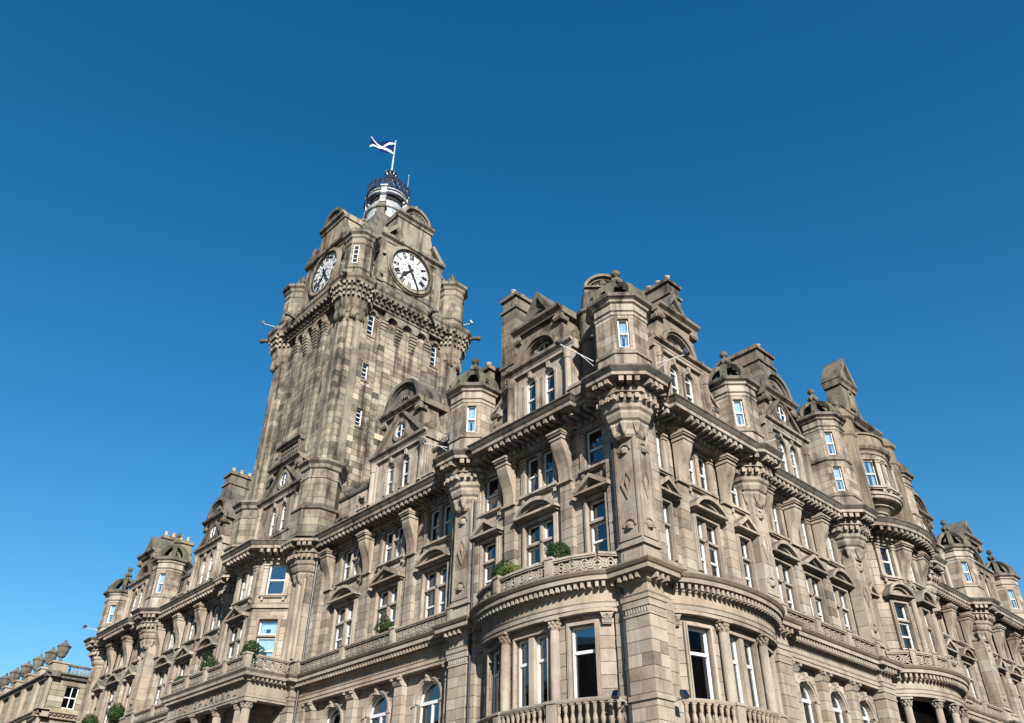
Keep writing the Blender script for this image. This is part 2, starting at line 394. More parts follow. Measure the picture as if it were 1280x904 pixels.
def win3(n, lw, h, cur, key):
    """tall sash lights with a colonnette between and a bracketed sill"""
    k = (key, n, lw, h, cur)
    if k in WT: return WT[k]
    m = .26; tw = n*lw+(n-1)*m; fr = MB(); kids = []; st = MB()
    for i in range(n):
        x = -tw/2+lw/2+i*(lw+m); light(fr, kids, x, 0, lw, h, -.17, rail=.5, cur=cur)
        if i:
            st.box(x-lw/2-m, x-lw/2, -.4, -.1, 0, h)
            st.lathe(x-lw/2-m/2, -.02, [(.13, 0), (.13, .08), (.1, .12), (.1, h*.84), (.13, h*.85), (.11, h*.87), (.15, h*.95), (.16, h)], 10)
    for sg in (-1, 1):
        x = sg*(tw/2+.13); st.box(x-.13, x+.13, -.02, .09, 0, h); st.box(x-.16, x+.16, -.02, .14, h*.86, h*.9); st.box(x-.16, x+.16, -.02, .16, h*.95, h); st.box(x-.16, x+.16, -.02, .13, 0, .1)
    st.box(-tw/2-.3, tw/2+.3, -.02, .2, -.11, 0); st.box(-tw/2-.24, tw/2+.24, -.02, .13, -.18, -.11)
    for sg in (-1, 1): st.box(sg*(tw/2+.1)-.07, sg*(tw/2+.1)+.07, -.02, .12, -.36, -.18)
    kids.append(('surround', st.mesh('surround', 'stone')))
    WT[k] = T('window', fr.mesh('sash', 'white_paint'), kids); return WT[k]
def winarch(w, h, cur, key='a', hood=True, ringw=.2, mt='stone', y=-.26, box=None, mull=False):
    """round-headed window; the wall hole is w by h + w/2 and the spandrel is filled here"""
    k = (key, w, h, cur)
    if k in WT: return WT[k]
    fr = MB(); kids = []; st = MB(); r = w/2
    light(fr, kids, 0, 0, w, h, y, arch=True, rail=.55 if not mull else .02, cur=cur, f=.065 if w < 1 else .09)
    if mull: fr.box(-.05, .05, y-.06, y+.03, 0, h); fr.box(-w/2, w/2, y-.06, y+.05, h-.08, h+.06)
    st.archfill(0, r, h, h+r+.002, -.5, 0, 14)
    if hood:
        st.ring(0, h, r, r+ringw*.5, -.02, .05, 0, PI, 16); st.ring(0, h, r+ringw*.5, r+ringw, -.02, .1, 0, PI, 16)
        for sg in (-1, 1): st.box(min(sg*r, sg*(r+ringw)), max(sg*r, sg*(r+ringw)), -.02, .06, 0, h); st.box(min(sg*(r-.0), sg*(r+ringw+.05)), max(sg*(r-.0), sg*(r+ringw+.05)), -.02, .1, h-.1, h)
        st.psz([(-.1, h+r-.04), (.1, h+r-.04), (.15, h+r+ringw+.14), (-.15, h+r+ringw+.14)], -.02, .2)
        st.lathe(0, .16, [(.03, h+r+ringw-.12), (.1, h+r+ringw-.05), (.1, h+r+ringw+.04), (.03, h+r+ringw+.1)], 8)
    kids.append(('surround', st.mesh('surround', mt)))
    WT[k] = T('window', fr.mesh('sash', 'white_paint'), kids); return WT[k]
PT = {}
def tri_ped(a, h, p=.46, mt='stone'):
    k = ('t', a, h, p, mt)
    if k in PT: return PT[k]
    m = MB(); m.box(-a+.1, a-.1, -.02, p*.5, -.08, 0); m.box(-a, a, -.02, p, 0, .1)
    th = .15
    for sg in (-1, 1):
        m.psz([(sg*a, .1), (sg*a, .1+th*.55), (0, h+th*.6), (0, h-th*.6), (sg*(a-th*1.6), .1)], -.02, p+.02)
        m.psz([(sg*(a-th*1.6), .1), (0, h-th*.6), (0, h-th*1.25), (sg*(a-th*2.9), .1)], -.02, p*.6)
    m.psz([(-a+.2, .1), (a-.2, .1), (0, h-.1)], -.02, .1); m.psz([(-a*.42, .14), (a*.42, .14), (0, h*.58)], .1, .15)
    PT[k] = T('pediment', m.mesh('pediment', mt)); return PT[k]
def seg_ped(a, h, p=.46, mt='stone', th=.16, carve=False):
    k = ('s', a, h, p, mt, carve)
    if k in PT: return PT[k]
    m = MB(); m.box(-a+.1, a-.1, -.02, p*.5, -.08, 0); m.box(-a, a, -.02, p, 0, .1)
    R = (a*a+h*h)/(2*h); cz = .1+h-R; an = math.asin(min(1, a/R)); an = an if h <= a else PI-an
    m.ring(0, cz, R-th, R, -.02, p+.02, PI/2-an, PI/2+an, 18); m.ring(0, cz, R-th*1.8, R-th, -.02, p*.6, PI/2-an*.95, PI/2+an*.95, 18)
    n = 14; m.psz([((R-th)*math.cos(PI/2-an*.97+2*an*.97*i/n), max(.06, cz+(R-th)*math.sin(PI/2-an*.97+2*an*.97*i/n))) for i in range(n+1)], -.02, .1)
    if carve:
        for i in range(9):
            q = PI*(i+.5)/9; m.lathe(a*.45*math.cos(q), .1, [(0.02, .2+h*.35*math.sin(q)), (.09, .25+h*.35*math.sin(q)), (.02, .36+h*.35*math.sin(q))], 6)
        m.lathe(0, .1, [(.04, .15), (.2, .3), (.22, .5), (.06, .7)], 8)
    PT[k] = T('pediment', m.mesh('pediment', mt)); return PT[k]
def console_t(w=.74, h=2.25):
    k = ('c', w, h)
    if k in PT: return PT[k]
    m = MB(); q = h/2.25
    pr = [(-.05, 0), (.09, 0), (.1, .22), (.13, .5), (.2, .8), (.33, 1.1), (.46, 1.36), (.53, 1.56), (.55, 1.72), (.55, 1.76)]
    m.pdz([(d, z*q) for d, z in pr]+[(-.05, 1.76*q)], -w/2+.05, w/2-.05)
    m.box(-w/2, w/2, -.05, .6, 1.76*q, 1.83*q); m.box(-w/2+.03, w/2-.03, -.05, .57, 1.83*q, 1.95*q); m.box(-w/2-.03, w/2+.03, -.05, .66, 1.95*q, 2.03*q); m.box(-w/2-.07, w/2+.07, -.05, .72, 2.03*q, 2.12*q); m.box(-w/2+.04, w/2-.04, -.05, .6, 2.12*q, h)
    m.box(-w/2-.02, w/2+.02, -.05, .15, -.1, 0)
    PT[k] = T('console_bracket', m.mesh('console_bracket', 'stone')); return PT[k]
def cap_t(w=.7, h=.42, d=.2):
    """leafy capital of a pilaster or column"""
    k = ('cap', w, h, d)
    if k in PT: return PT[k]
    m = MB(); m.pdz([(-.02, 0), (d*.8, 0), (d*.8, h*.1), (d*.7, h*.12), (d*.9, h*.6), (d*1.25, h*.82), (-.02, h*.82)], -w/2, w/2)
    m.box(-w/2-.07, w/2+.07, -.02, d*1.5, h*.84, h)
    for r, (zz, n, q) in enumerate(((.08, 5, .05), (.38, 4, .07))):
        for i in range(n):
            x = -w/2+w*(i+.5)/n
            m.loft([[(x-.055, d*.7, h*zz), (x+.055, d*.7, h*zz), (x+.045, d*.85+q*.4, h*zz), (x-.045, d*.85+q*.4, h*zz)], [(x-.06, d*.8, h*(zz+.22)), (x+.06, d*.8, h*(zz+.22)), (x+.05, d*.95+q, h*(zz+.22)), (x-.05, d*.95+q, h*(zz+.22))], [(x-.03, d*.9+q, h*(zz+.36)), (x+.03, d*.9+q, h*(zz+.36)), (x+.03, d*1.0+q*1.7, h*(zz+.34)), (x-.03, d*1.0+q*1.7, h*(zz+.34))]])
    for sg in (-1, 1): m.ring(sg*(w/2-.05), h*.72, .02, .085, d*.9, d*1.45, 0, 2*PI, 8)
    PT[k] = T('capital', m.mesh('capital', 'stone')); return PT[k]
def col_t(r, h, cap=.42):
    k = ('col', r, h)
    if k in PT: return PT[k]
    m = MB(); m.lathe(0, 0, [(r*1.35, 0), (r*1.35, .1), (r*1.15, .14), (r*1.2, .2), (r, .26), (r*1.02, h*.3), (r*.98, h*.31)], 20)
    n = 20; rg = []
    for z, s in ((h*.31, 1), (h-cap, .9)):
        rg.append([(r*s*(1 if i % 2 else .93)*math.cos(2*PI*i/(2*n)), r*s*(1 if i % 2 else .93)*math.sin(2*PI*i/(2*n)), z) for i in range(2*n)])
    m.loft(rg); c = MB()
    c.lathe(0, 0, [(r*.9, h-cap), (r*1.02, h-cap+.03), (r*.9, h-cap+.06), (r*1.0, h-cap*.4), (r*1.35, h-cap*.2)], 16); c.box(-r*1.45, r*1.45, -r*1.45, r*1.45, h-cap*.2, h)
    for k2 in range(2):
        for i in range(8):
            a = 2*PI*(i+.5*k2)/8; q = r*1.0+.03*k2; z = h-cap+.06+k2*cap*.28
            c.lathe(q*math.cos(a), q*math.sin(a), [(.02, z), (.06, z+.05), (.07, z+.1), (.02, z+.16)], 5)
    PT[k] = T('column', m.mesh('column', 'stone'), [('capital', c.mesh('capital', 'stone'))]); return PT[k]
def panel_t(L, h=.52):
    """pierced stone balustrade panel of interlaced rings"""
    k = ('pan', round(L, 2), h)
    if k in PT: return PT[k]
    m = MB(); m.box(-L/2, L/2, -.08, .08, 0, .09); m.box(-L/2, L/2, -.1, .1, .09+h, .09+h+.06); m.box(-L/2, L/2, -.14, .14, .15+h, .15+h+.09)
    n = max(1, round(L/.5)); w = L/n; cz = .09+h/2
    for i in range(n):
        cx = -L/2+w*(i+.5); r = min(w, h)*.36
        m.ring(cx, cz, r-.05, r, -.045, .045, n=12)
        for a in range(4):
            q = PI/4+a*PI/2; ex, ez = w/2*.98*(1 if math.cos(q) > 0 else -1), h/2*(1 if math.sin(q) > 0 else -1)
            p0 = (cx+.4*r*math.cos(q), cz+.4*r*math.sin(q)); p1 = (cx+ex, cz+ez); dx, dz = p1[0]-p0[0], p1[1]-p0[1]; l = math.hypot(dx, dz); nx, nz = -dz/l*.03, dx/l*.03
            m.psz([(p0[0]+nx, p0[1]+nz), (p1[0]+nx, p1[1]+nz), (p1[0]-nx, p1[1]-nz), (p0[0]-nx, p0[1]-nz)], -.038, .038)
        m.ring(cx, cz, .0+.03, .1, -.06, .06, n=8)
        m.ring(cx-w/2, cz, .06, .115, -.04, .04, -PI/2, PI/2, 7); m.ring(cx+w/2, cz, .06, .115, -.04, .04, PI/2, 3*PI/2, 7)
    PT[k] = T('balustrade_panel', m.mesh('balustrade_panel', 'stone')); return PT[k]
def pedestal_t(w=.36, h=.86, d=.17):
    k = ('ped', w, h, d)
    if k in PT: return PT[k]
    m = MB(); m.box(-w/2, w/2, -d, d, 0, h-.08); m.box(-w/2-.04, w/2+.04, -d-.04, d+.04, 0, .09); m.box(-w/2-.04, w/2+.04, -d-.04, d+.04, h-.1, h); m.box(-w/2+.07, w/2-.07, d, d+.02, .18, h-.18)
    PT[k] = T('pedestal', m.mesh('pedestal', 'stone')); return PT[k]
def baluster_t(h=.62):
    k = ('bal', h)
    if k in PT: return PT[k]
    m = MB(); m.box(-.085, .085, -.085, .085, 0, .07); m.lathe(0, 0, [(.05, .07), (.06, .1), (.09, .2), (.095, .27), (.06, .4), (.045, .47), (.06, .52), (.08, h-.06)], 10); m.box(-.085, .085, -.085, .085, h-.06, h)
    PT[k] = T('baluster', m.mesh('baluster', 'stone', True)); PT[k].me.shade_flat(); return PT[k]
def pierpanel_t(w, h):
    """carved face of an upper pier: bosses, hood arches and a lozenge"""
    k = ('pp', w, h)
    if k in PT: return PT[k]
    m = MB(); a = w/2
    m.box(-a, -a+.09, -.02, .04, 0, h); m.box(a-.09, a, -.02, .04, 0, h); m.box(-a+.09, a-.09, -.02, .04, 0, .12); 
    for z in (.52, h-.42):
        m.lathe(0, .0, [(.02, z-.17), (.14, z-.12), (.19, z), (.14, z+.12), (.02, z+.17)], 12); m.ring(0, z, .26, .33, -.02, .05, 0, PI, 10)
    zc = h*.56; lw, lh = w*.27, h*.16
    for s0, s1, d1 in ((1, .72, .06), (.62, .0, .05)):
        P = [(0, zc-lh*s0), (lw*s0, zc), (0, zc+lh*s0), (-lw*s0, zc)]
        if s1:
            Q = [(0, zc-lh*s1), (lw*s1, zc), (0, zc+lh*s1), (-lw*s1, zc)]
            for i in range(4): m.psz([P[i], P[(i+1) % 4], Q[(i+1) % 4], Q[i]], -.02, d1)
        else: m.add([(0, .0, zc-lh*s0), (lw*s0, 0, zc), (0, 0, zc+lh*s0), (-lw*s0, 0, zc), (0, .09, zc)], [(0, 1, 4), (1, 2, 4), (2, 3, 4), (3, 0, 4)])
    PT[k] = T('carved_panel', m.mesh('carved_panel', 'stone')); return PT[k]
def clad_oct(ap, z0, z1, mt, per=2):
    c = MB(); hw = math.tan(PI/8)*ap; n = max(1, round((z1-z0)/.42))
    for j in range(8):
        a = j*PI/4; M = MF(ap*math.cos(a), ap*math.sin(a), 0, (math.cos(a), math.sin(a))); c.m = lambda x, d, z, M=M: tuple(M @ Vector((x, d, z)))
        for i in range(n):
            q = [-hw]+([random.uniform(-.25, .25)*hw] if per > 1 and (i+j) % 2 else [])+[hw]
            for x0, x1 in zip(q, q[1:]): c.box(x0+.006, x1-.006, -.03, .012, z0+(z1-z0)*i/n+.008, z0+(z1-z0)*(i+1)/n-.008, t=min(.95, max(.05, random.gauss(.5, .15))))
    c.m = None; return ('ashlar_courses', c.mesh('ashlar_courses', mt))
def turret_t(key, wh=3.2, ap=1.1, two=False, corb=True, mt='stone', lim=None, dome='stone_moss', win=True):
    """corbelled octagonal turret; z = 0 is the top of the main cornice"""
    k = ('tur', key)
    if k in PT: return PT[k]
    m = MB(); kids = []; fr = MB(); st = MB(); wk = []; wl = MB(); cl = MB()
    def clad(x0, x1, z0, z1):
        if x1-x0 < .04 or z1-z0 < .04: return
        n = max(1, round((z1-z0)/.4))
        for i in range(n): cl.box(x0+.006, x1-.006, -.03, .012, z0+(z1-z0)*i/n+.007, z0+(z1-z0)*(i+1)/n-.007, t=min(.9, max(.1, random.gauss(.5, .12))))
    c8 = math.tan(PI/8)*ap
    stages = [(1.2, wh)] if not two else [(.95, 2.9), (3.2, wh)]
    m.oct(0, 0, [(ap+.12, 0), (ap+.12, .12), (ap+.02, .2), (ap, 1.0)] if not two else [(ap+.2, 0), (ap+.2, .1), (ap+.1, .2), (ap+.06, .85)])
    for si, (zb, zt) in enumerate(stages):
        s_ = ap+(.06 if two and si == 0 else 0)
        sr = MB(); sr.oct(0, 0, [(s_-.02, zb-.25), (s_+.07, zb-.2), (s_+.09, zb-.1), (s_+.02, zb)]); kids.append(('string_course', sr.mesh('string_course', mt)))
        for j in range(8):
            an = j*PI/4; D = (math.cos(an), math.sin(an)); M = MF(s_*D[0], s_*D[1], 0, D)
            f = lambda a, d, z, M=M: tuple(M @ Vector((a, d, z)))
            wl.m = f; cl.m = f; hw = math.tan(PI/8)*s_; w = .46; h0 = zb+.14; h1 = min(zt-.2, zb+1.6)
            if win and j in (3, 5, 7):
                for q in ((-hw, -w/2, zb, zt), (w/2, hw, zb, zt), (-w/2, w/2, zb, h0), (-w/2, w/2, h1, zt)): wl.box(q[0], q[1], -.2, 0, q[2], q[3]); clad(*q)
                fr.m = f; st.m = f
                kk = []; tmp = MB(f)
                light(tmp, kk, 0, h0, w, h1-h0, -.1, rail=.5, cur='net' if j != 5 else 'blind', f=.05); f1 = MB(); f1.add(tmp.v, tmp.f); wk.append(('sash', f1.mesh('sash', 'white_paint'))); s1 = MB(f)
                for nm, me in kk: me.transform(M); wk.append((nm, me))
                s1.box(-w/2-.1, -w/2, -.01, .03, h0, h1+.1); s1.box(w/2, w/2+.1, -.01, .03, h0, h1+.1); s1.box(-w/2, w/2, -.01, .03, h1, h1+.1); wk.append(('surround', s1.mesh('surround', mt)))
            else: wl.box(-hw, hw, -.2, 0, zb, zt); clad(-hw, hw, zb, zt)
    if win:
        kids += wk
    kids.append(('wall', wl.mesh('wall', 'mortar'))); kids.append(('ashlar_courses', cl.mesh('ashlar_courses', mt)))
    c = MB(); z = wh
    c.oct(0, 0, [(ap-.1, z-.25), (ap+.05, z-.2), (ap+.05, z-.05), (ap+.12, z), (ap+.04, z+.06), (ap+.04, z+.4), (ap+.14, z+.46), (ap+.16, z+.55), (ap+.3, z+.64), (ap-.1, z+.64)]); cc = MB(); cc.oct(0, 0, [(ap-.1, z+.64), (ap+.32, z+.64), (ap+.35, z+.8), (ap+.28, z+.84), (ap-.1, z+.9)]); kids.append(('cornice_cap', cc.mesh('cornice_cap', 'stone_grey')))
    kids.append(('cornice', c.mesh('cornice', mt)))
    zd = z+.85; d = MB()
    d.lathe(0, 0, [(ap+.14, zd-.02), (ap+.06, zd+.12), (ap*.8, zd+.2), (ap*.5, zd+.26), (.1, zd+.3)], 16)
    for j in range(8):
        an = j*PI/4+PI/8; ca, sa = math.cos(an), math.sin(an); rg = []
        for r, zz, w, th in ((ap+.2, .0, .17, .24), (ap+.24, .38, .16, .24), (ap*1.02, .78, .15, .24), (ap*.76, 1.08, .13, .24), (ap*.44, 1.28, .11, .22), (.14, 1.38, .08, .18)):
            q = [(r, -w), (r, w), (r-th, w), (r-th, -w)]
            tl = zz/1.4
            rg.append([(x*ca-y*sa, x*sa+y*ca, zd+zz-(0 if i < 2 else th*.55*tl)) for i, (x, y) in enumerate(q)])
        d.loft(rg)
        x = (ap+.2); d.lathe(x*ca, x*sa, [(.08, zd-.04), (.13, zd+.06), (.1, zd+.16), (.02, zd+.24)], 6)
    kids.append(('dome', d.mesh('dome', dome)))
    f_ = MB(); z2 = zd+1.3
    f_.lathe(0, 0, [(.2, z2-.1), (.24, z2), (.16, z2+.1), (.12, z2+.22), (.2, z2+.3), (.25, z2+.4), (.22, z2+.52), (.1, z2+.6), (.09, z2+.68), (.2, z2+.8), (.22, z2+.92), (.14, z2+1.03), (.03, z2+1.12)], 10)
    for j in range(6):
        a = j*PI/3; f_.lathe(.24*math.cos(a), .24*math.sin(a), [(.02, z2+.22), (.09, z2+.32), (.07, z2+.45), (.01, z2+.54)], 6)
    kids.append(('finial', f_.mesh('finial', dome)))
    if corb:
        q = MB()
        q.oct(0, 0, [(.5, -2.6), (.58, -2.5), (.6, -2.3), (.72, -2.1), (.72, -1.98), (.82, -1.9), (.9, -1.72), (.9, -1.6), (1.0, -1.5), (1.02, -1.32), (1.08, -1.26), (1.08, -.9)])
        q.oct(0, 0, [(1.0, -.7), (1.16, -.7), (1.16, -.4), (1.68, -.4), (1.68, -.24), (1.1, -.24)]); qc = MB(); qc.oct(0, 0, [(1.1, -.24), (1.7, -.24), (1.74, -.2), (1.86, -.07), (1.86, 0), (1.1, .06)]); kids.append(('cornice_cap', qc.mesh('cornice_cap', 'stone_grey')))
        q.oct(0, 0, [(1.08, -.92), (1.2, -.9), (1.22, -.72), (1.08, -.7)])
        for j in range(8):
            an = j*PI/4+PI/8; [q.lathe(.66*math.cos(an+e), .66*math.sin(an+e), [(.03, -2.5), (.08, -2.42), (.13, -2.25), (.2, -2.1), (.19, -2.02), (.05, -1.98)], 8) for e in (0,)]
        kids.append(('corbel', q.mesh('corbel', mt)))
        dn = MB()
        for ap_, z0, z1, n, w, o in ((1.1, -1.22, -1.0, 3, .16, .17), (1.16, -.64, -.42, 3, .2, .46)):
            hw = math.tan(PI/8)*ap_
            for j in range(8):
                an = j*PI/4; D = (math.cos(an), math.sin(an)); M = MF(ap_*D[0], ap_*D[1], 0, D); dn.m = lambda a, d, z, M=M: tuple(M @ Vector((a, d, z)))
                for i in range(n):
                    x = -hw+2*hw*(i+.5)/n; dn.box(x-w/2, x+w/2, -.02, o, z0, z1)
        dn.m = None; me = dn.mesh('dentils', mt); kids.append(('dentils', me))
    PT[k] = T('turret', m.mesh('turret', mt), kids); return PT[k]
def gable_t(key, hw=2.15, wx=.6, kind='tri', mt='stone', cur=('drape', 'blind'), wsep=None, st2=1.9, st3=1.7, sc_=1.0, upmt='stone_dim'):
    """attic dormer gable: twin arched lights, columns, oculus stage and crowning pediment; z=0 top of main cornice"""
    k = ('gab', key)
    if k in PT: return PT[k]
    m = MB(); kids = []; fr = MB(); w = .72; h0, hs = 1.15, 1.55; r = w/2; t = 1.3
    e1 = 3.45
    # stage one
    m.box(-hw, -wx-r, -t, 0, 0, e1); m.box(wx+r, hw, -t, 0, 0, e1); m.box(-wx+r, wx-r, -t, 0, 0, e1)
    for x in (-wx, wx):
        m.box(x-r, x+r, -t, 0, 0, h0); m.box(x-r, x+r, -t, 0, h0+hs+r, e1); m.archfill(x, r, h0+hs, h0+hs+r+.001, -.5, 0, 10)
        m.ring(x, h0+hs, r, r+.13, -.02, .08, 0, PI, 12); m.psz([(x-.07, h0+hs+r+.03), (x+.07, h0+hs+r+.03), (x+.11, e1-.02), (x-.11, e1-.02)], -.02, .13)
        for sg in (-1, 1): m.box(x+sg*(r+.065)-.065, x+sg*(r+.065)+.065, -.02, .06, h0, h0+hs)
        f1 = MB(); light(f1, kids, x, h0, w, hs, -.13, arch=True, rail=.5, cur=cur[0 if x < 0 else 1]); kids.append(('sash', f1.mesh('sash', 'white_paint')))
    m.box(-hw, hw, -.02, .14, .0, .75); m.box(-hw-.05, hw+.05, -.02, .2, .75, .88)
    for x in (-hw+.28, hw-.28):
        m.lathe(x, .12, [(.2, .88), (.2, .98), (.16, 1.02), (.155, 2.9), (.2, 2.94), (.17, 3.0), (.22, 3.3), (.26, 3.45)], 12); m.box(x-.28, x+.28, -.02, .1, .88, e1)
    # entablature
    m.pdz([(-t, e1), (.16, e1), (.16, e1+.16), (.2, e1+.2), (.2, e1+.3), (.36, e1+.38), (.4, e1+.5), (-t, e1+.55)], -hw-.12, hw+.12)
    # stage two
    z2 = e1+.5; z3 = z2+st2; h2 = hw*.66; oc = z2+.98; ro = .5
    u = MB(); n = 10
    def side(z):
        q = (z-z2)/st2
        return hw*.98-(hw*.98-h2)*min(1, (q*1.15))**.55
    if kind == 'tri':
        # wall pieces around a round niche
        ar = 1.15
        for i in range(n):
            za, zb = z2+st2*i/n, z2+st2*(i+1)/n; A, B = side(za), side(zb)
            ca = math.sqrt(max(0, ar*ar-max(0, za-z2-.05)**2)) if za-z2 < ar+.05 else 0; cb = math.sqrt(max(0, ar*ar-max(0, zb-z2-.05)**2)) if zb-z2 < ar+.05 else 0
            for sg in (-1, 1): u.psz([(sg*ca, za), (sg*A, za), (sg*B, zb), (sg*cb, zb)], -t, 0)
        u.box(-1.18, 1.18, -t, -.34, z2, z3); u.ring(0, z2+.05, ar-.02, ar+.18, -.02, .16, 0, PI, 20); u.ring(0, z2+.05, ar-.12, ar-.02, -.33, .06, 0, PI, 20)
        oc = z2+.66; ro = .42; yo = -.34
    else:
        u.psz([(-hw*.98, z2)]+[(-side(z2+st2*i/n), z2+st2*i/n) for i in range(n+1)]+[(side(z2+st2*i/n), z2+st2*i/n) for i in range(n, -1, -1)], -t, 0)
        yo = 0
        for sg in (-1, 1): u.psz([(sg*hw*1.0, z2), (sg*(hw*.86), z2), (sg*.2, z3-.05), (sg*.45, z3-.05)], -.02, .22)
    u.ring(0, oc, ro, ro+.2, yo-.02, yo+.14, n=20); u.ring(0, oc, ro+.2, ro+.3, yo-.02, yo+.07, n=20)
    fr.ring(0, oc, ro-.06, ro+.01, yo-.02, yo+.06, n=16); fr.box(-.025, .025, yo, yo+.05, oc-ro, oc+ro); fr.box(-ro, ro, yo, yo+.05, oc-.025, oc+.025)
    pn = MB(); pn.disc(0, oc, ro-.02, yo+.01, yo+.02); kids.append(('pane', pn.mesh('pane', 'glass'))); cu = MB(); cu.disc(0, oc, ro-.02, yo+.0, yo+.004); kids.append(('blind', cu.mesh('blind', 'curtain')))
    for sg in (-1, 1):                      # scrolls and carved consoles
        u.ring(sg*(hw-.12), z2+.22, .05, .24, -.4, .1, n=10); u.ring(sg*(h2+.12), z3-.3, .03, .16, -.3, .12, n=8)
        u.box(sg*h2-.2, sg*h2+.2, -.02, .22, z3-.42, z3)
        for i in range(5): u.lathe(sg*(h2-.25+.1*i), .2, [(.02, z3-.4), (.08, z3-.32), (.07, z3-.2), (.02, z3-.1)], 6)
    u.pdz([(-t-.5, z3), (.2, z3), (.24, z3+.12), (.42, z3+.24), (.46, z3+.36), (-t-.5, z3+.4)], -h2-.25, h2+.25)
    for sg in (-1, 1): u.lathe(sg*(hw-.1), -.35, [(.2, z2-.02), (.2, z2+.12), (.1, z2+.2), (.22, z2+.4), (.24, z2+.55), (.12, z2+.72), (.04, z2+.95)], 10)
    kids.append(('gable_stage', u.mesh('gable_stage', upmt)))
    v = MB(); z4 = z3+.38; a = h2*.72
    if kind == 'panel':
        b = h2*.8; v.box(-b, b, -t, .0, z4, z4+1.25); v.box(-b, -b+.2, -.02, .14, z4, z4+1.25); v.box(b-.2, b, -.02, .14, z4, z4+1.25); v.pdz([(-t, z4+1.25), (.12, z4+1.25), (.2, z4+1.38), (.32, z4+1.46), (.32, z4+1.56), (-t, z4+1.6)], -b-.14, b+.14)
        for i in range(9):
            for j in range(3): v.lathe(-b*.72+b*1.44*i/8, .0, [(.02, z4+.14+.36*j), (.1, z4+.22+.36*j+.05*(i % 2)), (.09, z4+.32+.36*j), (.02, z4+.42+.36*j)], 6)
    elif kind == 'tri':
        v.psz([(-a, z4), (a, z4), (0, z4+st3)], -t-.3, -.0)
        for sg in (-1, 1): v.psz([(sg*(a+.08), z4), (sg*(a-.22), z4), (0, z4+st3-.3), (0, z4+st3+.1)], -t-.3, .2)
        for i in range(7):
            q = PI*(i+.5)/7; v.lathe(.35*math.cos(q), .02, [(.02, z4+.25+.3*math.sin(q)), (.09, z4+.32+.3*math.sin(q)), (.02, z4+.45+.3*math.sin(q))], 6)
    else:
        b = h2*1.02; hh = st3*.88; R = (b*b+hh*hh)/(2*hh); cz = z4+hh-R; an = math.asin(min(1, b/R))
        an = an if hh <= b else PI-an
        arc = lambda r, k=1: [(r*math.cos(PI/2-an*k+2*an*k*i/18), max(z4, cz+r*math.sin(PI/2-an*k+2*an*k*i/18))) for i in range(19)]
        v.psz(arc(R-.05), -t-.2, 0); v.ring(0, cz, R-.24, R, -.02, .26, PI/2-an, PI/2+an, 20); v.ring(0, cz, R-.36, R-.24, -.02, .12, PI/2-an, PI/2+an, 20)
        v.box(-b, b, -.02, .24, z4, z4+.12)
        for i in range(7):
            q = PI*(i+.5)/7; v.lathe(.5*math.cos(q), .02, [(.02, z4+.2+.4*math.sin(q)), (.12, z4+.3+.4*math.sin(q)), (.02, z4+.5+.4*math.sin(q))], 6)
    kids.append(('crowning_pediment', v.mesh('crowning_pediment', 'stone_grey')))
    kids.append(('oculus_sash', fr.mesh('oculus_sash', 'white_paint')))
    PT[k] = T('gable', m.mesh('gable', mt), kids); return PT[k]
# ------------------------------------------------------------------ ground
g = MB(); g.box(-2000, 2000, -2000, 2000, -1, 0); o = g.build('ground', 'asphalt'); o['kind'] = 'structure'
g = MB(); g.psd([(-4.5, -4.1), (75, -4.1), (75, .75), (.35, .75), (.35, 75), (-4.5, 75)], .004, .13); o = g.build('pavement', 'paving'); o['kind'] = 'structure'
# ------------------------------------------------------------------ buildings across the two streets, out of view, added to block low sky light
def across(x0, x1, y0, y1, h, label, faces):
    t = thing('unseen_street_building', ((x0+x1)/2, (y0+y1)/2, 0), label, 'building')
    m = MB(); m.box(x0, x1, y0, y1, 0, h); m.build('wall', 'stone_dim', t)
    m = MB(); e = .5; m.box(x0-e, x1+e, y0-e, y1+e, h, h+.5); m.build('cornice', 'stone_dim', t)
    m = MB(); a, b = (x0+x1)/2, (y0+y1)/2; m.loft([[(x0, y0, h+.5), (x1, y0, h+.5), (x1, y1, h+.5), (x0, y1, h+.5)], [(a+(x0-a)*.55, b+(y0-b)*.55, h+3), (a+(x1-a)*.55, b+(y0-b)*.55, h+3), (a+(x1-a)*.55, b+(y1-b)*.55, h+3), (a+(x0-a)*.55, b+(y1-b)*.55, h+3)]]); m.build('roof', 'slate', t)
    w = MB(); w.box(-.55, .55, -.02, .03, 0, 1.9); wm = w.mesh('pane', 'black_paint'); f = MB(); f.box(-.75, .75, 0, .1, -.15, 0); f.box(-.75, .75, 0, .1, 1.9, 2.1); f.box(-.75, -.55, 0, .08, 0, 1.9); f.box(.55, .75, 0, .08, 0, 1.9); f.box(-.55, .55, .03, .06, .93, 1.0); fm = f.mesh('window', 'stone')
    for z in range(2, int(h-2), 4):
        if 'x' in faces:
            for k in range(int((y1-y0)/3.4)): o = add('window', fm, t, MF(x1, y0+1.7+3.4*k, z, (1, 0))); add('pane', wm, o, W[o])
        if 'y' in faces:
            for k in range(int((x1-x0)/3.4)): o = add('window', fm, t, MF(x0+1.7+3.4*k, y1, z, (0, 1))); add('pane', wm, o, W[o])
across(-8, 60, -46, -31, 18, 'unseen long stone block across the street from the bow-fronted side, added to block low sky light', 'y')
across(-62, -40, 0, 70, 20, 'unseen broad stone block across the street from the long balconied front, added to block low sky light', 'x')
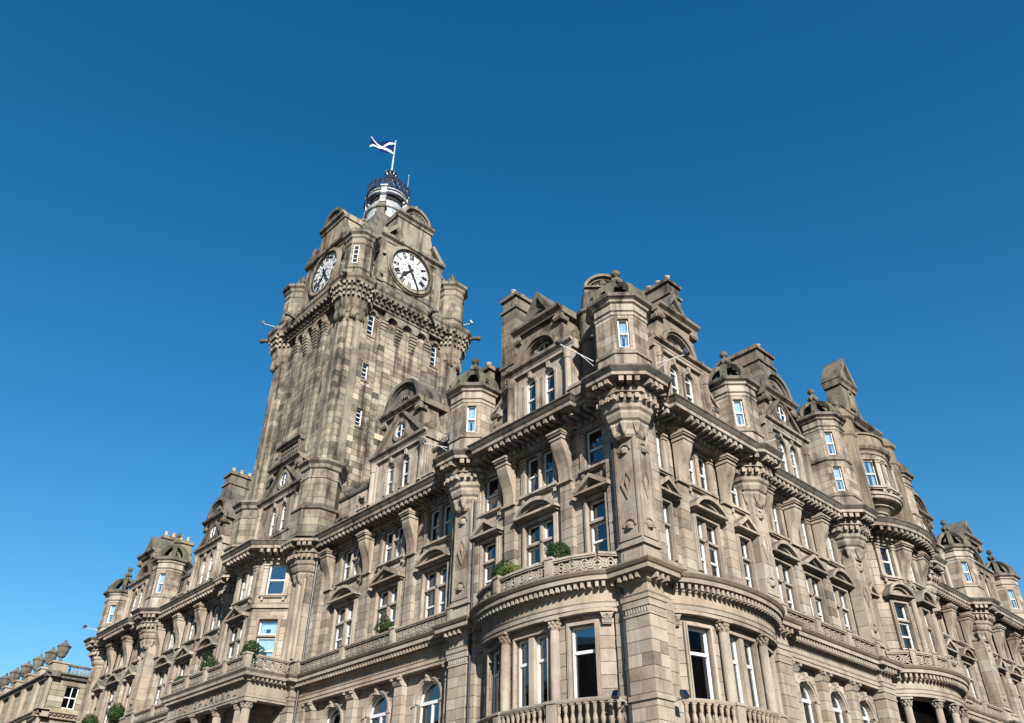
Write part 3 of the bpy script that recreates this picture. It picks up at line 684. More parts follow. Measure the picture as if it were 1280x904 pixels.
# ------------------------------------------------------------------ hotel
HOTEL = thing('hotel', (0, 0, 0), 'grand Victorian sandstone corner hotel with domed turrets, gables, balconies and bow windows', 'hotel')
Z_S, Z_B, Z_E, Z_D, Z_C, Z_T = 7.55, 7.75, 10.75, 12.15, 18.95, 19.95
MAINP = [(-.3, Z_C), (.03, Z_C), (.03, 19.03), (.1, 19.06), (.1, 19.22), (.2, 19.25), (.2, 19.5), (1.0, 19.5), (1.0, 19.69), (-.3, 19.69)]
CAPP = [(-.3, 19.69), (1.03, 19.69), (1.06, 19.73), (1.14, 19.86), (1.19, 19.9), (1.19, Z_T), (-.3, 20.0)]
LOWP = [(-.3, Z_E), (.05, Z_E), (.05, 10.9), (.09, 10.9), (.09, 11.05), (.13, 11.1), (0, 11.14), (0, 11.46), (.06, 11.5), (.12, 11.56), (.12, 11.78), (.48, 11.8), (.48, 11.97), (-.3, 11.97)]
LCAP = [(-.3, 11.97), (.5, 11.97), (.54, 12.0), (.61, 12.1), (.61, Z_D), (-.3, 12.18)]
def cornice(pth, name='main_cornice', mt='stone'):
    m = MB(); m.sweep(pth, MAINP); m.build(name, mt, HOTEL); m = MB(); m.sweep(pth, CAPP); m.build('cornice_cap', 'stone_grey', HOTEL)
    m = MB(); blocks_along(m, pth, .38, .18, .18, .94, 19.27, 19.49); m.build('modillion_course', mt, HOTEL, kind='stuff')
    m = MB(); blocks_along(m, pth, .3, .15, .08, .24, 19.05, 19.2); m.build('dentil_course', mt, HOTEL, kind='stuff')
def entab(pth, mt='stone', inner=-.3):
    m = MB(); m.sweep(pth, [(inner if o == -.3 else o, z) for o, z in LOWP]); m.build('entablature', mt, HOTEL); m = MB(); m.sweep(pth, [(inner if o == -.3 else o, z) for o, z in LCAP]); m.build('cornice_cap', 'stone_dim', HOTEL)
    m = MB(); blocks_along(m, pth, .235, .12, .1, .4, 11.57, 11.78); m.build('dentil_course', mt, HOTEL, kind='stuff')
def rev(F, pts): return [F.xy(*q) for q in (pts if F.sg > 0 else pts[::-1])]   # path order that keeps outward to the left
def pilaster(F, s, z0, z1, w, d, mt='stone', d0=0):
    wall(F, HOTEL, s-w/2, s+w/2, z0, z1, d, t=d-d0+.3, bl=w, mt=mt, name='pilaster', vd=d+.2, ins=.02)
def balustrade(F, s0, s1, d, n, z=Z_D+.0):
    L = (s1-s0)/n
    for i in range(n+1): pedestal_t(.34).place(HOTEL, F.M(s0+L*i, d, z))
    for i in range(n): panel_t(round(L-.4, 2)).place(HOTEL, F.M(s0+L*(i+.5), d, z))
rc = lambda: random.choice(CURT)
W2Z, W2H, W3Z, W3H = 13.15, 2.4, 17.0, 1.82
def pavilion(F, sa, sb, n1, pr, n2, lw, nw, gc, bowc, bowa, mt='stone', bow=True, con=(None, None), tall=True):
    """end pavilion: single, twin and single windows, consoles, first-floor bow"""
    holes = []; tw = 2*lw+.22; t3 = 2*(lw-.04)+.26
    for x in (n1, n2): holes += [(x-nw/2, x+nw/2, W2Z, W2Z+W2H), (x-nw/2, x+nw/2, W3Z, W3Z+W3H)]
    holes += [(pr-tw/2, pr+tw/2, W2Z, W2Z+W2H), (pr-t3/2, pr+t3/2, W3Z, W3Z+W3H)]
    wall(F, HOTEL, sa, sb, Z_D, Z_C+.02, 0, holes, mt=mt)
    for x in (n1, n2):
        win2(1, nw, W2H, rc(), 'n').place(HOTEL, F.M(x, 0, W2Z)); win3(1, nw, W3H, rc(), 'n').place(HOTEL, F.M(x, 0, W3Z)); tri_ped(nw*.5+.42, .66).place(HOTEL, F.M(x, 0, W2Z+W2H+.26))
    win2(2, lw, W2H, rc(), 'p').place(HOTEL, F.M(pr, 0, W2Z)); win3(2, lw-.04, W3H, rc(), 'p').place(HOTEL, F.M(pr, 0, W3Z)); seg_ped(tw/2+.38, .62).place(HOTEL, F.M(pr, 0, W2Z+W2H+.26))
    c1, c2 = con
    for x in (c1, c2):
        pilaster(F, x, Z_D, 16.75, .66, .22, mt); console_t().place(HOTEL, F.M(x, .2, 16.8))
    m = MB(F.p)
    m.box(sa, sb, -.02, .1, Z_D, Z_D+.75); m.box(sa, sb, -.02, .16, Z_D+.75, Z_D+.88); m.build('plinth_course', mt, HOTEL)
    cornice(rev(F, [(sa, 0), (c1-.45, 0), (c1-.45, .34), (c2+.45, .34), (c2+.45, 0), (sb, 0)]), mt=mt)
def threebay(F, sa, sb, cs, lw, aw, mt='stone', segs=(1, 0, 1), det=True, bal=True, z0=6.6, rec=-.45):
    G = F.off(rec); holes = []; tw = 2*lw+.22; t3 = 2*(lw-.04)+.26
    for x in cs: holes += [(x-tw/2, x+tw/2, W2Z, W2Z+W2H), (x-t3/2, x+t3/2, W3Z, W3Z+W3H)]
    wall(G, HOTEL, sa, sb, Z_D, Z_C+.02, 0, holes, mt=mt)
    hs_ = 9.45
    G1 = F.off(rec+.05)
    wall(G1, HOTEL, sa, sb, z0, Z_E, 0, [(x-aw/2, x+aw/2, z0+.3, hs_+aw/2) for x in cs], mt=mt)
    for x, sgm in zip(cs, segs):
        win2(2, lw, W2H, rc(), 'p').place(HOTEL, G.M(x, 0, W2Z)); win3(2, lw-.04, W3H, rc(), 'p').place(HOTEL, G.M(x, 0, W3Z))
        (seg_ped(tw/2+.38, .62) if sgm else tri_ped(tw/2+.38, .72)).place(HOTEL, G.M(x, 0, W2Z+W2H+.26))
        winarch(aw, hs_-z0-.3, random.choice(['net', 'drape', 'drape']), 'big', mull=True).place(HOTEL, G1.M(x, 0, z0+.3))
    mids = [(a+b)/2 for a, b in zip(cs, cs[1:])]; hb = (cs[1]-cs[0])/2
    for x in mids+[cs[0]-hb+.1, cs[-1]+hb-.1]:
        if sa+.25 < x < sb-.25:
            pilaster(G, x, Z_D, 16.75, .66, .22, mt); console_t().place(HOTEL, G.M(x, .2, 16.8))
            pilaster(G1, x, z0, Z_E-.42, .62, .3, mt); cap_t(.66, .42, .34).place(HOTEL, G1.M(x, .06, Z_E-.42))
    m = MB(G.p); m.box(sa, sb, -.02, .1, Z_D, Z_D+.75); m.box(sa, sb, -.02, .16, Z_D+.75, Z_D+.88); m.build('plinth_course', mt, HOTEL)
    cornice(rev(G, [(sa, 0.06), (sb, 0.06)]), mt=mt)
    entab(rev(F, [(sa, 0), (sb, 0)]), mt=mt, inner=-.95)
    if bal: balustrade(F, sa+.15, sb-.15, .26, len(cs) if bal is True else bal)
def pier(F, s, w=1.2, d=.36, mt='stone', panel=True, turret=None, td=0, z0=0):
    wall(F, HOTEL, s-w/2, s+w/2, z0, Z_E-.4, d, t=d+.4, bl=w*.55, mt=mt, name='pier', vd=d+.35, ins=.02)
    m = MB(F.p); a = w/2
    m.box(s-a-.04, s+a+.04, -.4, d+.04, Z_E-.4, Z_E-.32); m.box(s-a, s+a, -.4, d, Z_E-.32, Z_E-.1); m.box(s-a-.06, s+a+.06, -.4, d+.06, Z_E-.1, Z_E)
    for i in range(9): m.box(s-a+w*(i+.25)/9, s-a+w*(i+.75)/9, d, d+.035, Z_E-.3, Z_E-.12)
    m.box(s-a+.03, s+a-.03, -.4, d-.03, Z_E, Z_D+.03); m.box(s-a, s+a, -.4, d, Z_D+.03, Z_D+.8); m.box(s-a+.16, s+a-.16, d, d+.03, Z_D+.16, Z_D+.62)
    m.box(s-a-.1, s+a+.1, -.4, d+.1, Z_D+.76, Z_D+.84); m.box(s-a-.05, s+a+.05, -.4, d+.05, Z_D+.84, Z_D+.95)
    m.build('pier_mouldings', mt, HOTEL)
    m = MB(F.p); m.box(s-a-.05, s+a+.05, -.4, d+.06, Z_S, Z_S+.16); m.build('string_course', mt, HOTEL)
    wall(F, HOTEL, s-a, s+a, Z_D+.9, 17.7, d, t=d+.4, bl=w, ch=.8, mt=mt, name='pier', vd=d+.35, ins=.02)
    if panel: pierpanel_t(round(w-.06, 2), 4.1).place(HOTEL, F.M(s, d, Z_D+1.05))
    entab(rev(F, [(s-a, -.1), (s-a, d), (s+a, d), (s+a, -.1)]), mt=mt)
    if turret:
        x, y = F.xy(s, td); turret.place(HOTEL, Matrix.Translation((x, y, Z_T)))
TUR = turret_t('std')
# --- corner
CP = (1.1, .92)
wall(FL, HOTEL, .055, CP[0], 0, Z_E-.4, .35, t=.3, bl=.62, name='pier', bs=.02); wall(FR, HOTEL, 0, CP[1], 0, Z_E-.4, .75, t=.3, bl=.5, name='pier', bs=.08)
m = MB(); m.box(.1, .9, .1, 1.08, 0, 18.4); m.build('pier_core', 'mortar', HOTEL)
m = MB(); x, y = CP[1], CP[0]
for e, z0, z1 in ((.04, Z_E-.4, Z_E-.32), (0, Z_E-.32, Z_E-.1), (.06, Z_E-.1, Z_E), (-.03, Z_E, Z_D+.03), (0, Z_D+.03, Z_D+.77), (.1, Z_D+.76, Z_D+.84), (.05, Z_D+.84, Z_D+.95), (0.001, Z_D+.95, 17.7)): m.box(-e, x+e, -e, y+e, z0, z1)
for i in range(9):
    m.box(-.035, 0, y*(i+.25)/9, y*(i+.75)/9, Z_E-.3, Z_E-.12); m.box(x*(i+.25)/9, x*(i+.75)/9, -.035, 0, Z_E-.3, Z_E-.12)
m.box(-.03, 0, .16, y-.16, Z_D+.16, Z_D+.62); m.box(.16, x-.16, -.03, 0, Z_D+.16, Z_D+.62)
m.build('pier_mouldings', 'stone', HOTEL)
m = MB(); m.box(-.06, x+.06, -.06, y+.06, Z_S, Z_S+.16); m.build('string_course', 'stone', HOTEL)
pierpanel_t(1.04, 4.1).place(HOTEL, FL.M(.55, .352, Z_D+1.05)); pierpanel_t(.86, 4.1).place(HOTEL, FR.M(.46, .752, Z_D+1.05))
entab([(x, .1), (x, 0), (0, 0), (0, y), (.1, y)])
TUR.place(HOTEL, Matrix.Translation((.28, .48, Z_T)))
for F, a, b, d in ((FL, 1.08, 1.7, .2), (FR, .9, 1.72, .55), (FL, 9.5, 9.84, .16)): wall(F, HOTEL, a, b, 0, Z_C+.03, d, t=d+.3, bl=.5, name='pilaster_strip', vd=d+.25, ins=.02)
for F, a, b, d in ((FL, 11.0, 11.55, .1), (FL, 23.3, 24.2, .05), (FR, 9.9, 10.45, .1)): wall(F, HOTEL, a, b, 0, Z_C+.03, d, t=d+.6, bl=.5, name='pilaster_strip', vd=d+.25, ins=.02)
# --- first-floor bows
def bow(F, c, a, b, sa, sb, mt='stone', rail=True, cur=('dark', 'dark', 'drape'), rb=6.75):
    B = Bow(F, c, a, b, .02); U = B.U; um = U/2
    wz0, wz1 = 7.7, 10.42
    u1, u2 = B.u_of(c-a*.70), B.u_of(c+a*.70); sw = 1.05; pw = .76; pg = .26
    holes = [(u1-sw/2, u1+sw/2, wz0, wz1), (u2-sw/2, u2+sw/2, wz0, wz1), (um-pw-pg/2, um+pw+pg/2, wz0, wz1)]
    wall(B, HOTEL, 0, U, 4, Z_E, 0, holes, t=.4, mt=mt, bl=.62, name='bow_wall')
    wall(F, HOTEL, sa, c-a+.02, 0, Z_E, 0, t=.4, mt=mt, bl=.7); wall(F, HOTEL, c+a-.02, sb, 0, Z_E, 0, t=.4, mt=mt, bl=.7)
    wall(F, HOTEL, c-a, c+a, 0, Z_E, -.6, t=.2, mt=mt, bl=2, ch=.8)
    h = wz1-wz0
    def bw(n, lw, cur):
        fr = MB(); kids = []; st = MB(); tw = n*lw+(n-1)*pg
        for i in range(n):
            x = -tw/2+lw/2+i*(lw+pg); light(fr, kids, x, 0, lw, h, -.2, rail=.66, cur=cur, f=.09)
            if i: st.box(x-lw/2-pg, x-lw/2, -.3, .03, 0, h)
        surround(st, -tw/2, tw/2, 0, h, w=.13, p=.05, sill=True)
        kids.append(('surround', st.mesh('surround', mt))); return T('bow_window', fr.mesh('sash', 'white_paint'), kids)
    bw(1, sw, cur[0]).place(HOTEL, B.M(u1, 0, wz0)); bw(2, pw, cur[1]).place(HOTEL, B.M(um, 0, wz0)); bw(1, sw, cur[2]).place(HOTEL, B.M(u2, 0, wz0))
    for u in ((u1+um)/2-.12, (u2+um)/2+.12): col_t(.185, Z_E-7.6).place(HOTEL, B.M(u, .2, 7.6))
    for u in (u1-sw/2-.42, u2+sw/2+.42): cap_t(.34, .4, .16).place(HOTEL, B.M(u, 0, Z_E-.4))
    # entablature round the bow
    E2 = Bow(F, c, a+.28, b+.3, .02); pts = E2.pts()
    entab(rev(F, [(sa, 0.03), (c-a-.3, .03)]+pts[1:-1]+[(c+a+.3, .03), (sb, .03)]), mt=mt)
    m = MB(B.p); m.box(0, U, -.1, .33, Z_E+.01, Z_D+.02, n=30); m.build('bow_attic', mt, HOTEL)
    m = MB(); q = Bow(F, c, a+.34, b+.45, .02).pts(0, 30); P = rev(F, [(sa, .03)]+q[1:-1]+[(sb, .03)])
    m.sweep(P, [(-.6, rb-.3), (.0, rb-.3), (.12, rb-.1), (.12, rb), (-.6, rb+.02)])
    m.sweep(P, [(-.12, rb+.93), (.1, rb+.93), (.13, rb+1.0), (.1, rb+1.06), (-.1, rb+1.06)]); m.sweep(P, [(-.1, rb+.01), (.08, rb+.01), (.08, rb+.13), (-.1, rb+.13)])
    m.build('bow_balcony', mt, HOTEL)
    bt = baluster_t(.8); C2 = Bow(F, c, a+.34, b+.45, .02); n = int(C2.U/.27)
    for i in range(n):
        u = C2.U*(i+.5)/n
        if abs(u-C2.U*.335) < .24 or abs(u-C2.U*.665) < .24: continue
        bt.place(HOTEL, C2.M(u, 0, rb+.13))
    for u in (C2.U*.335, C2.U*.665): pedestal_t(.38, 1.06, .16).place(HOTEL, C2.M(u, 0, rb))
    if rail:
        E3 = Bow(F, c, a+.45, b+.5, .02); n = 9; L = E3.U/n
        for i in range(n): panel_t(round(L-.03, 2)).place(HOTEL, E3.M(L*(i+.5), 0, Z_D))
        for u in (.06, E3.U*.333, E3.U*.667, E3.U-.06): pedestal_t(.34).place(HOTEL, E3.M(u, 0.03, Z_D))
    m = MB(B.p); m.box(.05, U-.05, -1.2, .62, Z_D+.0, Z_D+.06, n=30)
    m.build('balcony_floor', 'lead', HOTEL)
bow(FL, 5.2, 3.4, 1.0, CP[0]-.05, 9.85, cur=('dark', 'dark', 'drape'))
bow(FR, 5.15, 3.35, 1.0, CP[1]-.05, 8.85, rail=False, cur=('teal', 'drape', 'drape'))
# --- Princes-Street-like long front (frame FL): pavilion, three bays
pavilion(FL, 1.0, 9.9, 2.4, 5.65, 8.85, .78, 1.02, 5.4, 5.2, 3.4, con=(3.92, 7.38))
pier(FL, 10.42, 1.2, .36, turret=TUR, td=0)
LB = (13.25, 17.2, 21.15)
threebay(FL, 10.9, 24.2, LB, .82, 1.75, segs=(1, 0, 1))
pavilion(FR, .85, 8.9, 2.42, 5.35, 8.15, .7, .86, 4.8, 5.2, 3.3, con=(3.72, 6.95))
pier(FR, 9.4, 1.05, .36, turret=TUR, td=-.1)
RB = (12.05, 14.75, 17.4)
threebay(FR, 9.9, 18.8, RB, .66, 1.45, segs=(1, 0, 1))
def facet(F, p0, p1):
    a, b = Vector(F.xy(*p0)), Vector(F.xy(*p1)); S = (b-a).normalized(); D = (-S.y, S.x) if F.sg > 0 else (S.y, -S.x)
    return Frame(tuple(a), D, tuple(S)), (b-a).length
def plain_first(F, sa, sb, mt='stone', holes=()):
    wall(F, HOTEL, sa, sb, 0, Z_E, 0, holes, mt=mt, bl=1.2); entab(rev(F, [(sa, .02), (sb, .02)]), mt=mt, inner=-.4)
for F, a, b in ((FL, 10.9, 24.2), (FR, 9.9, 18.8)): wall(F.off(-.4), HOTEL, a, b, 0, 6.6, 0, mt='stone', bl=1.3, ch=.5)
# --- stump turrets that carry the tower bay
def stump_t():
    k = ('stump',)
    if k in PT: return PT[k]
    m = MB(); m.oct(0, 0, [(1.42, 0), (1.42, .15), (1.34, .25), (1.34, 1.7), (1.46, 1.78), (1.46, 1.9), (1.2, 2.1), (1.15, 2.2), (1.15, 3.9)])
    c = MB(); c.oct(0, 0, [(1.1, 3.85), (1.22, 3.9), (1.22, 4.0), (1.15, 4.06), (1.15, 4.5), (1.27, 4.58), (1.32, 4.8), (1.5, 4.95), (1.52, 5.1), (1.1, 5.25), (.6, 5.3)])
    q = turret_t('std'); kids = [('cornice', c.mesh('cornice', 'stone_tower'))]+[x for x in q.kids if x[0] in ('corbel', 'dentils')]
    PT[k] = T('tower_buttress', m.mesh('tower_buttress', 'stone_tower'), kids); return PT[k]
for s_ in (25.0, 33.7):
    pier(FL, s_, 1.7, .5, panel=False)
    for dx, w, d in ((-.55, .22, .62), (0, .34, .66), (.55, .22, .62)):
        m = MB(FL.p); m.box(s_+dx-w/2, s_+dx+w/2, .45, d, Z_D+.95, 17.6); m.build('fillet', 'stone', HOTEL)
    x, y = FL.xy(s_, .1); stump_t().place(HOTEL, Matrix.Translation((x, y, Z_T)))
    for ap_, z0, z1 in ((1.36, .26, 1.7), (1.17, 2.2, 3.88)):
        for j in (3, 4, 5, 6):
            a = j*PI/4; D = (math.cos(a), math.sin(a)); hw = math.tan(PI/8)*ap_; wall(Frame((x+ap_*D[0], y+ap_*D[1]), D, (D[1], -D[0])), HOTEL, -hw, hw, Z_T+z0, Z_T+z1, 0, t=.12, bl=.6, mt='stone_tower', name='buttress_wall')
# --- canted bay below the tower
BAY = [(25.3, 0), (27.3, 2.0), (30.2, 2.0), (32.2, 0)]
for i in range(3):
    G, L = facet(FL, BAY[i], BAY[i+1]); hs_ = []
    n, lw = (2, .75) if i == 1 else (1, 1.1)
    tw = n*lw+(n-1)*.22; t3 = n*(lw-.04)+(n-1)*.26; c = L/2 if i == 1 else (L*.62 if i == 0 else L*.38)
    hs_ = [(c-tw/2, c+tw/2, W2Z, W2Z+W2H), (c-t3/2, c+t3/2, W3Z, W3Z+W3H)]
    wall(G, HOTEL, 0, L, Z_D, Z_C+.02, 0, hs_); wall(G, HOTEL, 0, L, 0, Z_D, 0, bl=1.2)
    win2(n, lw, W2H, 'blind' if i == 0 else 'drape', 'c').place(HOTEL, G.M(c, 0, W2Z)); win3(n, lw-.04, W3H, 'dark' if i == 0 else 'drape', 'c').place(HOTEL, G.M(c, 0, W3Z))
    if i == 1: tri_ped(1.15, .7).place(HOTEL, G.M(c, 0, W2Z+W2H+.26))
    m = MB(G.p); m.box(-.05, L+.05, -.02, .12, 16.2, 16.4); m.build('string_course', 'stone', HOTEL)
cornice([FL.xy(*p) for p in BAY])
m = MB(); m.psd([FL.xy(*p) for p in [(24.9, -.3), (27.0, 2.5), (30.5, 2.5), (32.6, -.3)]], Z_T+.01, Z_T+.12); m.build('bay_roof', 'lead', HOTEL)
# --- porch with the hotel's name
PP = [(24.4, .3), (24.4, 2.9), (34.0, 2.9), (34.0, .3)]
PORP = [(-.5, 10.7), (.05, 10.7), (.05, 10.82), (.09, 10.82), (.09, 10.94), (0, 10.98), (0, 11.56), (.06, 11.58), (.12, 11.6), (.12, 11.78), (.4, 11.8), (.4, 11.96), (.52, 12.1), (.52, 12.15), (-.5, 12.18)]
m = MB(); m.sweep([FL.xy(*p) for p in PP], PORP); m.build('porch_entablature', 'stone', HOTEL)
m = MB(); blocks_along(m, [FL.xy(*p) for p in PP], .235, .12, .1, .33, 11.62, 11.77); m.build('dentil_course', 'stone', HOTEL, kind='stuff')
m = MB(FL.p); m.box(24.6, 33.8, 0, 2.5, 11.9, 12.1); m.build('porch_ceiling', 'stone', HOTEL)
for s_ in (24.7, 25.45, 27.9, 30.5, 32.95, 33.7): col_t(.24, 4.1).place(HOTEL, FL.M(s_, 2.6, 6.6))
m = MB(FL.p); m.box(24.3, 34.1, 2.2, 3.1, 0, 6.6); m.build('porch_base', 'stone', HOTEL)
balustrade(FL, 24.55, 33.85, 3.1, 4)
G = Frame(FL.xy(25.25, 0), (0, -1), (-1, 0)); G.sg = 1
panel_t(1.9).place(HOTEL, MF(*FL.p(24.25, 1.75, Z_D), (0, -1)))
def letter(ch, M, h, mt):
    cu = bpy.data.curves.new('glyph', 'FONT'); cu.body = ch; cu.size = h; cu.extrude = .025; cu.align_x = 'CENTER'; cu.offset = .006
    ob = bpy.data.objects.new('glyph', cu); COL.objects.link(ob); dg = bpy.context.evaluated_depsgraph_get()
    me = bpy.data.meshes.new_from_object(ob.evaluated_get(dg)); bpy.data.objects.remove(ob)
    me.transform(Matrix(((-1, 0, 0, 0), (0, 0, 1, .02), (0, 1, 0, 0), (0, 0, 0, 1)))); me.flip_normals()
    a = me.attributes.new('tone', 'FLOAT', 'FACE'); a.data.foreach_set('value', [.7]*len(me.polygons)); me.materials.clear(); me.materials.append(MT[mt])
    return add('letter', me, HOTEL, M)
txt = 'THE BALMORAL'
for i, ch in enumerate(txt):
    if ch != ' ': letter(ch, FL.M(32.9-i*.66, 2.9, 11.03), .66, 'stone_dim')
# --- far wing of the long front
F2 = FL.off(.8)
threebay(F2, 34.2, 44.6, (35.9, 39.25, 42.6), .76, 1.6, mt='stone', bal=3)
pier(F2, 45.2, 1.2, .36, turret=TUR)
pavilion(F2, 45.7, 55.0, 47.3, 50.5, 53.6, .74, .95, 0, 0, 0, con=(48.95, 52.05)); plain_first(F2, 45.7, 55.0)
pier(F2, 55.6, 1.2, .36, turret=TUR, td=-.3)
m = MB(); m.box(2.2, 14, 14, 56.0, 0, 19.6); m.build('building_core', 'stone_dim', HOTEL)
m = MB(); m.box(2.2, 49, 3.6, 13.9, 0, 19.7); m.build('building_core', 'stone_dim', HOTEL)
# --- bow centrepiece of the other front
BC = 24.0; B = Bow(FR, BC, 3.2, 1.35, -.3)
pier(FR, 19.15, 1.2, .2, turret=turret_t('tall', 5.15, 1.12, two=True), td=-.2); pier(FR.off(-.6), 29.3, 1.2, .2, turret=turret_t('tall'), td=-.2)
G = FR.off(-.3)
for a, b, c in ((19.6, 20.9, 20.35), (27.1, 28.6, 27.8)):
    wall(G, HOTEL, a, b, Z_D, Z_C+.02, 0, [(c-.28, c+.28, W2Z, W2Z+W2H), (c-.28, c+.28, W3Z, W3Z+W3H)]); wall(G, HOTEL, a, b, 0, Z_E, 0, bl=.7)
    win2(1, .56, W2H, 'drape', 'n').place(HOTEL, G.M(c, 0, W2Z)); win3(1, .56, W3H, 'drape', 'n').place(HOTEL, G.M(c, 0, W3Z)); tri_ped(.62, .6).place(HOTEL, G.M(c, 0, W2Z+W2H+.26))
us = [B.U*.2, B.U*.5, B.U*.8]
wall(B, HOTEL, 0, B.U, Z_D, Z_C+.02, 0, [h for u in us for h in ((u-.46, u+.46, W2Z, W2Z+W2H), (u-.42, u+.42, W3Z, W3Z+W3H))], t=.4, bl=.7, name='bow_wall')
for u in us:
    win2(1, .92, W2H, 'dark', 'n').place(HOTEL, B.M(u, 0, W2Z)); win3(1, .84, W3H, 'dark', 'n').place(HOTEL, B.M(u, 0, W3Z)); seg_ped(.88, .7).place(HOTEL, B.M(u, 0, W2Z+W2H+.26))
for u in ((us[0]+us[1])/2, (us[1]+us[2])/2): console_t(.95, 2.2).place(HOTEL, B.M(u, 0, 16.85)); col_t(.15, 3.9).place(HOTEL, B.M(u, .08, Z_D+.9))
for u in (.12, B.U-.12): col_t(.17, 6.0).place(HOTEL, B.M(u, .08, Z_D+.9))
bp_ = B.pts(.1, 26)
cornice(rev(FR, [(19.6, -.28), (20.6, -.28)]+bp_[1:-1]+[(27.4, -.28), (28.7, -.28)]))
lp = Bow(FR, BC, 3.4, 1.6, -.25).pts(0, 26)
entab(rev(FR, [(19.6, -.1), (20.4, -.1)]+lp[1:-1]+[(27.6, -.1), (28.7, -.1)]), inner=-.8)
E3 = Bow(FR, BC, 3.5, 1.75, -.25); n = 6; L = E3.U/n
for i in range(n): panel_t(round(L-.3, 2)).place(HOTEL, E3.M(L*(i+.5), 0, Z_D))
for i in range(n+1): pedestal_t(.3).place(HOTEL, E3.M(min(max(L*i, .05), E3.U-.05), 0, Z_D))
for k in (.06, .3, .5, .7, .94): q = Bow(FR, BC, 3.2, 1.45, -.25); col_t(.2, 4.1).place(HOTEL, q.M(q.U*k, 0, 6.6))
wall(FR.off(-.9), HOTEL, 20.6, 27.4, 0, Z_E, 0, [(22.0, 23.2, 7, 9.8), (24.8, 26.0, 7, 9.8)], bl=.9)
for x in (22.6, 25.4): win2(1, 1.2, 2.8, 'drape', 'l').place(HOTEL, FR.off(-.9).M(x, 0, 7))
m = MB(B.p); m.box(.02, B.U-.02, -.3, .1, 0, 6.6, n=24); m.build('loggia_base', 'stone', HOTEL)
# attic oriel and tall gable over the bow
OC = BC-.6; OB = Bow(FR, OC, 1.7, 1.25, .15)
m = MB(); rg = []
for k, z in ((.12, 20.5), (.22, 20.75), (.3, 20.8), (.42, 21.05), (.5, 21.1), (.52, 21.18), (.7, 21.36), (.78, 21.4), (.8, 21.48), (1.02, 21.6), (1.1, 21.66), (1.12, 21.8), (1.18, 21.84), (1.18, 21.97), (1.05, 22.0)):
    b_ = Bow(FR, OC, 1.7*k, 1.25*k, .15); rg.append([FR.p(x, y, z) for x, y in b_.pts(0, 20)])
m.loft(rg, True, True); m.build('oriel_corbel', 'stone', HOTEL)
ou = [OB.U*.2, OB.U*.5, OB.U*.8]
wall(OB, HOTEL, 0, OB.U, 22.0, 24.6, 0, [(u-.36, u+.36, 22.4, 24.2) for u in ou], t=.3, bl=.8, name='oriel_wall')
for u in ou: win3(1, .72, 1.8, 'drape', 'o').place(HOTEL, OB.M(u, 0, 22.4))
m = MB(); m.sweep(rev(FR, OB.pts(0, 24)), [(-1, 24.55), (.06, 24.55), (.06, 24.75), (.2, 24.85), (.3, 25.0), (.3, 25.1), (0, 25.12), (0, 25.85), (.1, 25.88), (.1, 25.98), (-1, 26.0)]); m.build('oriel_parapet', 'stone_dim', HOTEL)
m = MB(FR.p)
m.box(BC-2.6, BC+2.6, -1.4, .12, Z_T, 27.4); m.pdz([(-1.5, 27.4), (.3, 27.4), (.34, 27.6), (.55, 27.8), (.55, 27.95), (-1.5, 28)], BC-2.8, BC+2.8)
m.psz([(BC-2.2, 27.95), (BC+2.2, 27.95), (BC+1.5, 28.4), (BC+1.1, 29.1), (BC+.95, 30.3), (BC-.95, 30.3), (BC-1.1, 29.1), (BC-1.5, 28.4)], -.9, .1)
m.pdz([(-1.0, 30.3), (.2, 30.3), (.25, 30.5), (.4, 30.65), (.4, 30.78), (-1.0, 30.8)], BC-1.1, BC+1.1)
m.psz([(BC-.95, 30.78), (BC+.95, 30.78), (BC, 32.4)], -1.0, .1)
for sg in (-1, 1): m.psz([(BC+sg*1.15, 30.78), (BC+sg*.8, 30.78), (BC, 32.2), (BC, 32.7)], -1.05, .35)
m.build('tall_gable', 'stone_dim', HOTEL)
for x in (-1.0, 0, 1.0):
    a = MB(); a.box(-.3, .3, 0, .1, 0, 1.1); a.ring(0, 1.1, .2, .34, 0, .14, 0, PI, 10); a.box(-.34, -.24, 0, .14, 0, 1.1); a.box(.24, .34, 0, .14, 0, 1.1); a.build('blind_niche', 'stone_dim', HOTEL, FR.M(BC+x, .1, 28.7 if x == 0 else 26.1))
pin = MB(); pin.oct(0, 0, [(.62, -6.6), (.62, -1.2), (.7, -1.1), (.7, -.9), (.62, -.85), (.6, 0), (.75, .12), (.78, .3), (.6, .36), (.6, .5), (.5, .75), (.3, .95), (.12, 1.05), (.12, 1.15), (.22, 1.3), (.16, 1.45), (.03, 1.6)]); PINT = T('pinnacle', pin.mesh('pinnacle', 'stone_dim'))
for x in (BC-2.75, BC+2.75): PINT.place(HOTEL, FR.M(x, .25, 26.6))
cr = MB(); cr.lathe(0, .1, [(.05, 0), (.3, .15), (.42, .5), (.36, .9), (.15, 1.1), (.03, 1.2)], 10); cr.build('carved_crest', 'gold', HOTEL, FR.M(BC-.1, .3, 19.98))
